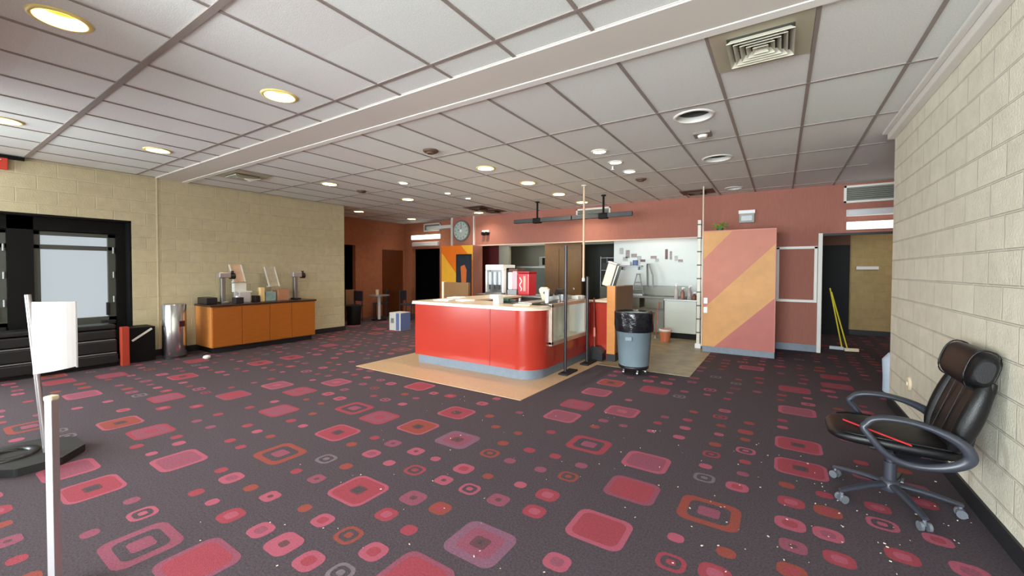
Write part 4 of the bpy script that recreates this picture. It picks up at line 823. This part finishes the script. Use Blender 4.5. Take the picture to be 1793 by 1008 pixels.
for s_ in (-1, 1):   # side bolsters of the back
    b = MB(); b.sweep([(.85+.13*q, hy+s_*(.225+.02*math.sin(PI*q)), .47+.42*q) for q in [k/8 for k in range(9)]], [.02, .034, .038, .04, .04, .04, .038, .034, .02], [.03, .045, .05, .052, .052, .05, .046, .04, .02], n=14, upv=(1, 0, 0)); b.build('side_bolster', LEATH, bk)
for yy in (-.07, .07): b = MB(); b.sweep([(.819+.13*q, hy+yy, .5+.4*q) for q in (0, .25, .5, .75, .95)], .003, n=6); b.build('seam', LEATH, bk)
S = []
for y, q in ((-.272, .55), (-.262, .85), (-.2, 1), (-.1, 1.03), (0, 1.04), (.1, 1.03), (.2, 1), (.262, .85), (.272, .55)):
    S.append(sell((.955, hy+y, .945), Vector((.28, 0, .96)), Vector((.96, 0, -.28)), .112*q, .062*q, 24, 2.6))
b = MB(); b.loft(S); hr = b.build('headrest', LEATH, t, sub=1)
for s_ in (-1, 1):
    R = sell((.955, hy+s_*.215, .945), Vector((.28, 0, .96)), Vector((.96, 0, -.28)), .115, .064, 24, 2.6); b = MB(); b.sweep(R, .005, n=6, closed=True); b.build('headrest_seam', LEATH, hr)
b = MB(); b.sweep([(.87, hy, .37), (.94, hy, .42), (.96, hy, .55), (.985, hy, .7)], .016, .05, n=10, upv=(1, 0, 0)); b.build('back_bracket', GPLAS, t)
LOOP = [(.455, .572), (.485, .603), (.55, .62), (.66, .618), (.77, .59), (.86, .54), (.895, .475), (.865, .425), (.79, .385), (.69, .365), (.60, .378), (.53, .425), (.475, .495), (.44, .545)]
def cr(P, n=5):
    out = []; N = len(P)
    for i in range(N):
        p0, p1, p2, p3 = [Vector(P[(i+k-1) % N]) for k in range(4)]
        for j in range(n):
            u = j/n; out.append(.5*((2*p1)+(-p0+p2)*u+(2*p0-5*p1+4*p2-p3)*u*u+(-p0+3*p1-3*p2+p3)*u**3))
    return out
for s_ in (-1, 1):
    yy = hy+s_*.30; pts = [(q[0], yy+s_*.02*math.sin((q[1]-.36)/.26*PI), q[1]) for q in cr(LOOP)]
    b = MB(); N = len(pts); ra = [.022+.012*max(0, math.sin(PI*min(1, max(0, (k-1)/(N*.45))))) for k in range(N)]
    b.sweep(pts, [.019+.012*max(0, (p[0]-.72)/.18) for p in pts], ra, n=14, closed=True, upv=(0, 1, 0)); arm = b.build('armrest', GPLAS, t)
    b = MB(); b.box(.6, .84, min(yy, hy+s_*.2), max(yy, hy+s_*.2), .365, .385); b.build('arm_bracket', GPLAS, arm, bev=.006)
    b = MB(); b.cyl((.865, yy+s_*.028, .525), (.865, yy+s_*.036, .525), .012, n=12); b.build('bolt', BLACK, arm)
b = MB(); b.box(hx-.12, hx+.13, hy-.09, hy+.09, .345, .39); b.build('tilt_mechanism', BLKPL, t, bev=.01)
b = MB(); b.cyl((hx, hy-.09, .365), (hx-.02, hy-.27, .36), .008); b.build('lever', BLKPL, t)
b = MB(); b.cyl((hx, hy, .10), (hx, hy, .26), .034, .032, 24); b.cyl((hx, hy, .26), (hx, hy, .35), .022, .022, 20); b.build('gas_column', GPLAS, t)
b = MB(); b.lathe(hx, hy, [(.05, .075), (.055, .09), (.05, .135), (.03, .15)], 24); b.build('hub', GPLAS, t)
for k in range(5):
    a = math.radians(72*k); d = Vector((math.cos(a), math.sin(a), 0)); c0 = Vector((hx, hy, 0))
    b = MB(); b.sweep([c0+d*.03+Vector((0, 0, .115)), c0+d*.15+Vector((0, 0, .108)), c0+d*.27+Vector((0, 0, .088)), c0+d*.335+Vector((0, 0, .075))], [.028, .026, .022, .018], [.02, .018, .014, .012], n=10); lg = b.build('leg', GPLAS, t)
    e = c0+d*.325; sd = Vector((-d.y, d.x, 0)); b = MB()
    for q in (-.02, .02): b.cyl(e+sd*(q-.008)+Vector((0, 0, .027)), e+sd*(q+.008)+Vector((0, 0, .027)), .026, n=18)
    b.cyl(e+Vector((0, 0, .03)), e+Vector((0, 0, .075)), .009); b.build('caster', mat('caster grey', (120, 126, 134), .25, .4), lg)
b = MB()
for q in (0, .016): b.obox((.51, 3.38+q, .497), (.42, .005, .004), Matrix.Rotation(-.85, 3, 'Z'))
tag(b.build('red_ribbon', mat('red ribbon', (226, 52, 58), .5), org=(.51, 3.38, .494)), 'thin red double ribbon lying across the black chair seat', 'ribbon')
# ------------------------------------------------------------------ kitchen contents
t = thing('unseen_fixture', (-2.4, 9.9, 2.8), 'unseen fluorescent fixture added on the kitchen ceiling to light the white wall', 'light'); b = MB(); b.box(-3.0, -1.8, 9.75, 9.95, 2.74, 2.8); b.build('housing', WHITE, t)  # unseen fixture added as a body for the kitchen fill light
area('kitchen_fill', (-2.4, 9.78, 2.72), (-.25, 0, 0), 1.2, .25, 10, (.98, 1, .97)); area('kitchen_fill', (-6.2, 11.6, 2.75), (0, 0, 0), 1.2, .3, 28, (1, .95, .82))  # fill lights with no visible source, added to brighten the kitchen
area('kitchen_fill', (-6.2, 9.9, 2.72), (0, 0, 0), 1.0, .2, 14, (1, .95, .85))
area('hall_lamp', (2.2, 11.2, 2.75), (0, 0, 0), .6, .6, 14, (1, .88, .68))
t = thing('steel_sink', (-2.3, 9.9, 0), 'stainless sink bench with backsplash along the white kitchen wall', 'sink')
b = MB(); b.box(-3.3, -1.75, 9.72, 10.24, .86, .9); b.box(-3.3, -1.75, 10.22, 10.26, .9, 1.14); b.build('bench_top', mat('dull steel', (128, 130, 122), .4, .5), t, bev=.005)
for x in (-3.0, -2.45): b = MB(); b.box(x-.22, x+.22, 9.78, 10.18, .62, .86); b.build('basin', MATS['dull steel'], t, bev=.01)
for x, y in ((-3.26, 9.76), (-2.2, 9.76), (-3.26, 10.2), (-2.2, 10.2)): b = MB(); b.cyl((x, y, .006), (x, y, .86), .02); b.build('leg', STEELR, t)
fa = [(-2.72, 10.22, 1.1), (-2.72, 10.18, 1.5), (-2.70, 10.1, 1.66), (-2.62, 9.98, 1.66), (-2.52, 9.9, 1.4), (-2.5, 9.88, 1.1)]
b = MB(); b.sweep(fa, .018, n=10); b.build('spray_hose', GREYM, t)
t = thing('white_chest', (-1.87, 9.6, 0), 'white enamelled kitchen chest with black base at the end of the sinks', 'kitchen chest')
b = MB(); b.box(-2.15, -1.5, 9.55, 9.7, .13, .84); b.build('body', mat('white enamel', (206, 216, 208), .35), t, bev=.01); b = MB(); b.box(-2.1, -1.52, 9.58, 9.7, .006, .13); b.build('base', BLACK, t)
b = MB(); b.box(-2.18, -1.48, 9.53, 9.71, .84, .87); b.build('lid', STEELR, t, bev=.005)
t = thing('orange_bucket', (-2.05, 9.0, 0), 'small orange bucket with white rim on the kitchen floor', 'bucket')
b = MB(); b.lathe(-2.02, 9.02, [(.09, .006), (.12, .26)], 24); b.build('pail', mat('bucket orange', (206, 122, 84), .5), t); b = MB(); b.lathe(-2.02, 9.02, [(.118, .22), (.128, .23), (.128, .27), (.11, .27)], 24, cap=False); b.build('rim', WPLAS, t)
t = thing('mop_handle', (-2.2, 9.3, 0), 'slim copper-coloured mop handle standing behind the orange bucket', 'mop'); b = MB(); b.cyl((-2.3, 9.35, .02), (-2.28, 9.5, .8), .012); b.build('handle', COPPER, t); b = MB(); b.cyl((-2.3, 9.35, .006), (-2.3, 9.35, .06), .05, .02); b.build('head', GREYM, t)
# bottles at the end of the bench
for k, (x, h_, M_, l) in enumerate(((-1.93, .34, mat('clear bottle', (190, 184, 178), .2), 'tall clear spray bottle on the white kitchen chest'), (-1.8, .26, mat('brown bottle', (150, 110, 96), .3), 'brownish bottle in the middle of the white kitchen chest'), (-1.66, .3, mat('grey bottle', (170, 164, 160), .3), 'grey spray bottle at the right of the white kitchen chest'), (-1.56, .16, mat('maroon jar', (120, 70, 60), .4), 'small maroon jar beside the striped closet end'))):
    t = thing('bottle', (x, 9.62, .87), l, 'bottle', 'bottles on the kitchen chest'); b = MB(); b.lathe(x, 9.62, [(.04, 0), (.045, .01), (.045, h_*.6), (.018, h_*.75), (.018, h_*.85)], 16, z0=.87); b.build('bottle_body', M_, t); b = MB(); b.cyl((x, 9.62, .87+h_*.85), (x, 9.62, .87+h_), .02); b.obox((x+.015, 9.6, .87+h_), (.06, .02, .03), .3); b.build('cap', WPLAS, t)
# step stool / tripod in front of the white wall
t = thing('drying_rack', (-2.75, 10.0, .9), 'grey metal A-shaped rack standing on the steel sink bench', 'rack')
b = MB()
for p, q in (((-3.02, 9.9, .9), (-2.9, 9.95, 1.42)), ((-2.72, 9.9, .9), (-2.84, 9.95, 1.42)), ((-2.99, 9.9, 1.05), (-2.76, 9.9, 1.05)), ((-2.95, 9.92, 1.22), (-2.79, 9.92, 1.22)), ((-2.92, 9.95, 1.42), (-2.82, 9.95, 1.42))): b.cyl(p, q, .014, n=8)
b.build('frame', GREYM, t); b = MB(); b.box(-3.02, -2.74, 9.86, 9.98, .902, .95); b.build('tray', STEELR, t)
b = MB(); b.box(-3.28, -3.06, 9.8, 9.95, .901, 1.1); simple('white_tub', b, WPLAS, (-3.17, 9.87, .9), 'bright white tub at the left of the steel sink bench', 'tub', bev=.02)
# wall shelf with small things
t = thing('wall_shelf', (-3.1, 10.25, 1.66), 'small wall shelf on the white kitchen wall at its left end', 'shelf')
b = MB(); b.box(-3.42, -2.85, 10.14, 10.3, 1.6, 1.63); b.build('board', GREYM, t)
for x in (-3.38, -2.95): b = MB(); b.box(x, x+.02, 10.16, 10.3, 1.52, 1.6); b.build('bracket', GREYM, t)
b = MB(); b.cyl((-3.02, 10.2, 1.632), (-3.02, 10.2, 1.76), .06); tag(b.build('blue_roll', BLUEG, org=(-3.02, 10.2, 1.632)), 'pale blue roll standing on the small kitchen wall shelf', 'roll')
b = MB(); b.box(-3.35, -3.14, 10.17, 10.26, 1.632, 1.72); simple('white_box', b, WPLAS, (-3.24, 10.2, 1.632), 'white box left of the blue roll on the kitchen wall shelf', 'box')
notes = [(-3.4, 2.0, .1, .16, 'grey'), (-3.24, 1.92, .1, .2, 'mid'), (-3.3, 1.8, .12, .1, 'grey'), (-3.08, 1.88, .14, .09, 'mid'), (-2.95, 1.82, .1, .1, 'grey'), (-2.86, 1.75, .12, .06, 'dark'), (-2.6, 1.83, .14, .07, 'mid'), (-2.52, 1.76, .08, .07, 'grey'), (-2.3, 1.9, .06, .24, 'dark'), (-2.2, 1.87, .05, .2, 'mid'), (-2.08, 1.8, .07, .12, 'grey'), (-1.98, 1.74, .1, .06, 'mid')]
NM = {'grey': mat('note grey', (176, 178, 176), .6, noise=.2), 'mid': mat('note mid', (150, 140, 140), .6, noise=.3), 'dark': mat('note dark', (112, 84, 84), .6, noise=.2)}
posn = ['topmost at the far left', 'second from the left, upper', 'just above the left end of the shelf', 'above the blue roll', 'right of the one above the blue roll', 'low and dark, right of the shelf cluster', 'wide and pale, in the middle', 'under the middle one', 'tall dark narrow strip', 'narrow strip right of the dark strip', 'small, second from the right', 'rightmost and lowest']
for (x, z, w_, h_, c), l in zip(notes, posn):
    b = MB(); b.box(x-w_/2, x+w_/2, KY-.012, KY-.002, z-h_/2, z+h_/2); simple('pinned_note', b, NM[c], (x, KY-.006, z), 'note pinned to the white kitchen wall, '+l, 'note', 'notes pinned on the kitchen wall', bev=0)
# things glimpsed in the grey room and the dark doorway
t = thing('microwave_oven', (-5.75, 11.0, 1.5), 'black microwave oven on a shelf in the grey room', 'microwave'); b = MB(); b.box(-6.55, -5.95, 11.6, 11.95, 1.63, 1.93); b.build('case', GRILLE, t, bev=.01); b = MB(); b.box(-6.42, -6.0, 11.585, 11.6, 1.67, 1.9); b.build('door', BLACK, t)
t = thing('room_shelf', (-6.3, 11.7, 0), 'white shelf unit below the microwave in the grey room', 'shelf'); b = MB(); b.box(-7.4, -5.9, 11.55, 12.0, 1.58, 1.63); b.build('board', WHITE, t)
b = MB(); b.box(-7.35, -5.95, 11.6, 11.98, .01, 1.58); b.build('cabinet', mat('sage grey', (120, 132, 122), .6), t)
t = thing('storage_rack', (-3.8, 11.4, 0), 'dark wire storage rack in the unlit kitchen doorway', 'rack')
for x, y in ((-4.3, 11.2), (-3.5, 11.2), (-4.3, 11.7), (-3.5, 11.7)): b = MB(); b.cyl((x, y, .006), (x, y, 1.9), .015, n=8); b.build('post', STEELR, t)
for z in (.4, .8, 1.15, 1.5, 1.85): b = MB(); b.box(-4.32, -3.48, 11.18, 11.72, z, z+.02); b.build('shelf', GREYM, t)
k = 0
for z, nm in ((.82, 'second shelf'), (1.17, 'third shelf'), (1.52, 'fourth shelf')):
    for x in (-4.15, -3.75):
        b = MB(); b.box(x-.13, x+.13, 11.25, 11.6, z, z+.2); simple('storage_tub', b, KGREY if k % 2 else KDARK, (x, 11.42, z), 'grey tub on the %s of the dark wire rack, %s' % (nm, 'left' if x < -4 else 'right'), 'tub', 'tubs on the dark wire rack'); k += 1
# broom and dustpan bits in the hall doorway
for k, (a, c, l) in enumerate((((.78, 9.66, 1.19), (1.0, 9.95, .06), 'yellow broom handle leaning at the right hall doorway, left of the pair'), ((.80, 9.64, 1.12), (1.07, 9.85, .06), 'yellow broom handle leaning at the right hall doorway, right of the pair'))):
    t = thing('broom', (c[0], c[1], 0), l, 'broom', 'yellow brooms in the hall doorway'); b = MB(); b.cyl(a, c, .012, n=10); b.build('handle', YEL, t)
    b = MB(); b.obox((c[0]+(.06 if k else -.08), c[1]+(.0 if k else .0), .04), (.22, .06, .06), .2 if k else -.1); b.build('bristles', CREAM if k else mat('pale blue bristle', (190, 196, 206), .7), t, bev=.01)
b = MB(); b.sweep([(1.17, 6.75, .02), (1.18, 6.75, .2), (1.15, 6.75, .42), (1.16, 6.75, .5)], [.13, .14, .12, .05], [.09, .1, .08, .03], n=16, upv=(1, 0, 0)); tag(b.build('plastic_bag', LBLUE, org=(1.16, 6.75, 0)), 'pale blue plastic bag standing just round the end of the right block wall', 'bag')
b = MB(); b.box(1.5, 1.9, 12.56, 12.6, 1.55, 1.62); tag(b.build('hall_sign', WPLAS, org=(1.7, 12.58, 1.58)), 'small white strip sign on the tan hall wall', 'sign')
# ------------------------------------------------------------------ alcove contents
t = thing('storage_box', (-7.9, 7.05, 0), 'white and blue cardboard box on the carpet left of the red counter', 'box')
b = MB(); b.obox((-7.97, 7.05, .22), (.36, .36, .44), .1); b.build('carton', mat('white card', (206, 206, 200), .6, noise=.06), t, bev=.005)
b = MB(); b.obox((-7.795, 7.07, .22), (.02, .34, .42), .1); b.obox((-7.86, 6.88, .22), (.1, .012, .42), .1); b.build('blue_side', BLUEG, t)
b = MB(); b.obox((-8.03, 6.862, .24), (.1, .006, .12), .1); b.build('printed_mark', GREYM, t)
t = thing('pedestal_table', (-10.0, 8.05, 0), 'small table with pale round top and white post in the brown alcove', 'table')
b = MB(); b.cyl((-10.0, 8.05, .03), (-10.0, 8.05, .72), .045); b.build('post', WHITE, t); b = MB(); b.cyl((-10.0, 8.05, .72), (-10.0, 8.05, .75), .3, .3, 32); b.build('table_top', GREYM, t); b = MB(); b.cyl((-10, 8.05, 0), (-10, 8.05, .03), .22, .2, 28); b.build('base', BLACK, t)
cup(-10.02, 8.0, .75, .05, .16, CREAM, 'small cream pot on the pale table in the brown alcove', 'pot', 'pot')
def dchair(x, y, rz, label):
    t = thing('stacking_chair', (x, y, 0), label, 'chair', 'dark chairs in the brown alcove'); FR = mat('dark chair frame', (60, 62, 72), .4, .4); R = Matrix.Rotation(rz, 3, 'Z')
    W = lambda p: Vector((x, y, 0))+R@Vector(p)
    b = MB(); b.obox(W((0, 0, .45)), (.42, .42, .04), rz); b.build('seat', mat('navy seat', (44, 48, 62), .7), t, bev=.01)
    b = MB(); b.obox(W((0, .2, .72)), (.4, .03, .3), rz); b.build('backrest', MATS['navy seat'], t, bev=.01)
    for sx in (-.19, .19):
        for sy in (-.19, .19): b = MB(); b.cyl(W((sx, sy, 0)), W((sx, sy, .87 if sy > 0 else .44)), .012, n=8); b.build('leg', FR, t)
dchair(-10.5, 7.5, .0, 'dark chair nearest the alcove wall left of the pale table'); dchair(-10.55, 8.55, -.8, 'dark chair behind the pale table in the brown alcove'); dchair(-9.5, 8.75, 1.9, 'dark chair right of the pale table in the brown alcove')
t = thing('alcove_bin', (-9.9, 7.0, 0), 'dark low bin at the end of the left block wall', 'bin'); b = MB(); b.lathe(-9.75, 7.0, [(.17, 0), (.2, .5), (.19, .52), (.01, .5)], 24); b.build('bin_body', BLACK, t)
b = MB(); b.cyl((-10.82, 7.2, .95), (-10.85, 7.2, .95), .05); b.box(-10.84, -10.82, 7.5, 7.8, .1, .9, 0); tag(b.build('wall_poster', mat('tan poster', (150, 110, 80), .6), org=(-10.83, 7.6, .5)), 'tan board below the black opening of the brown alcove wall', 'board')
for o in bpy.data.objects:
    if '_o' in o.keys(): del o['_o']
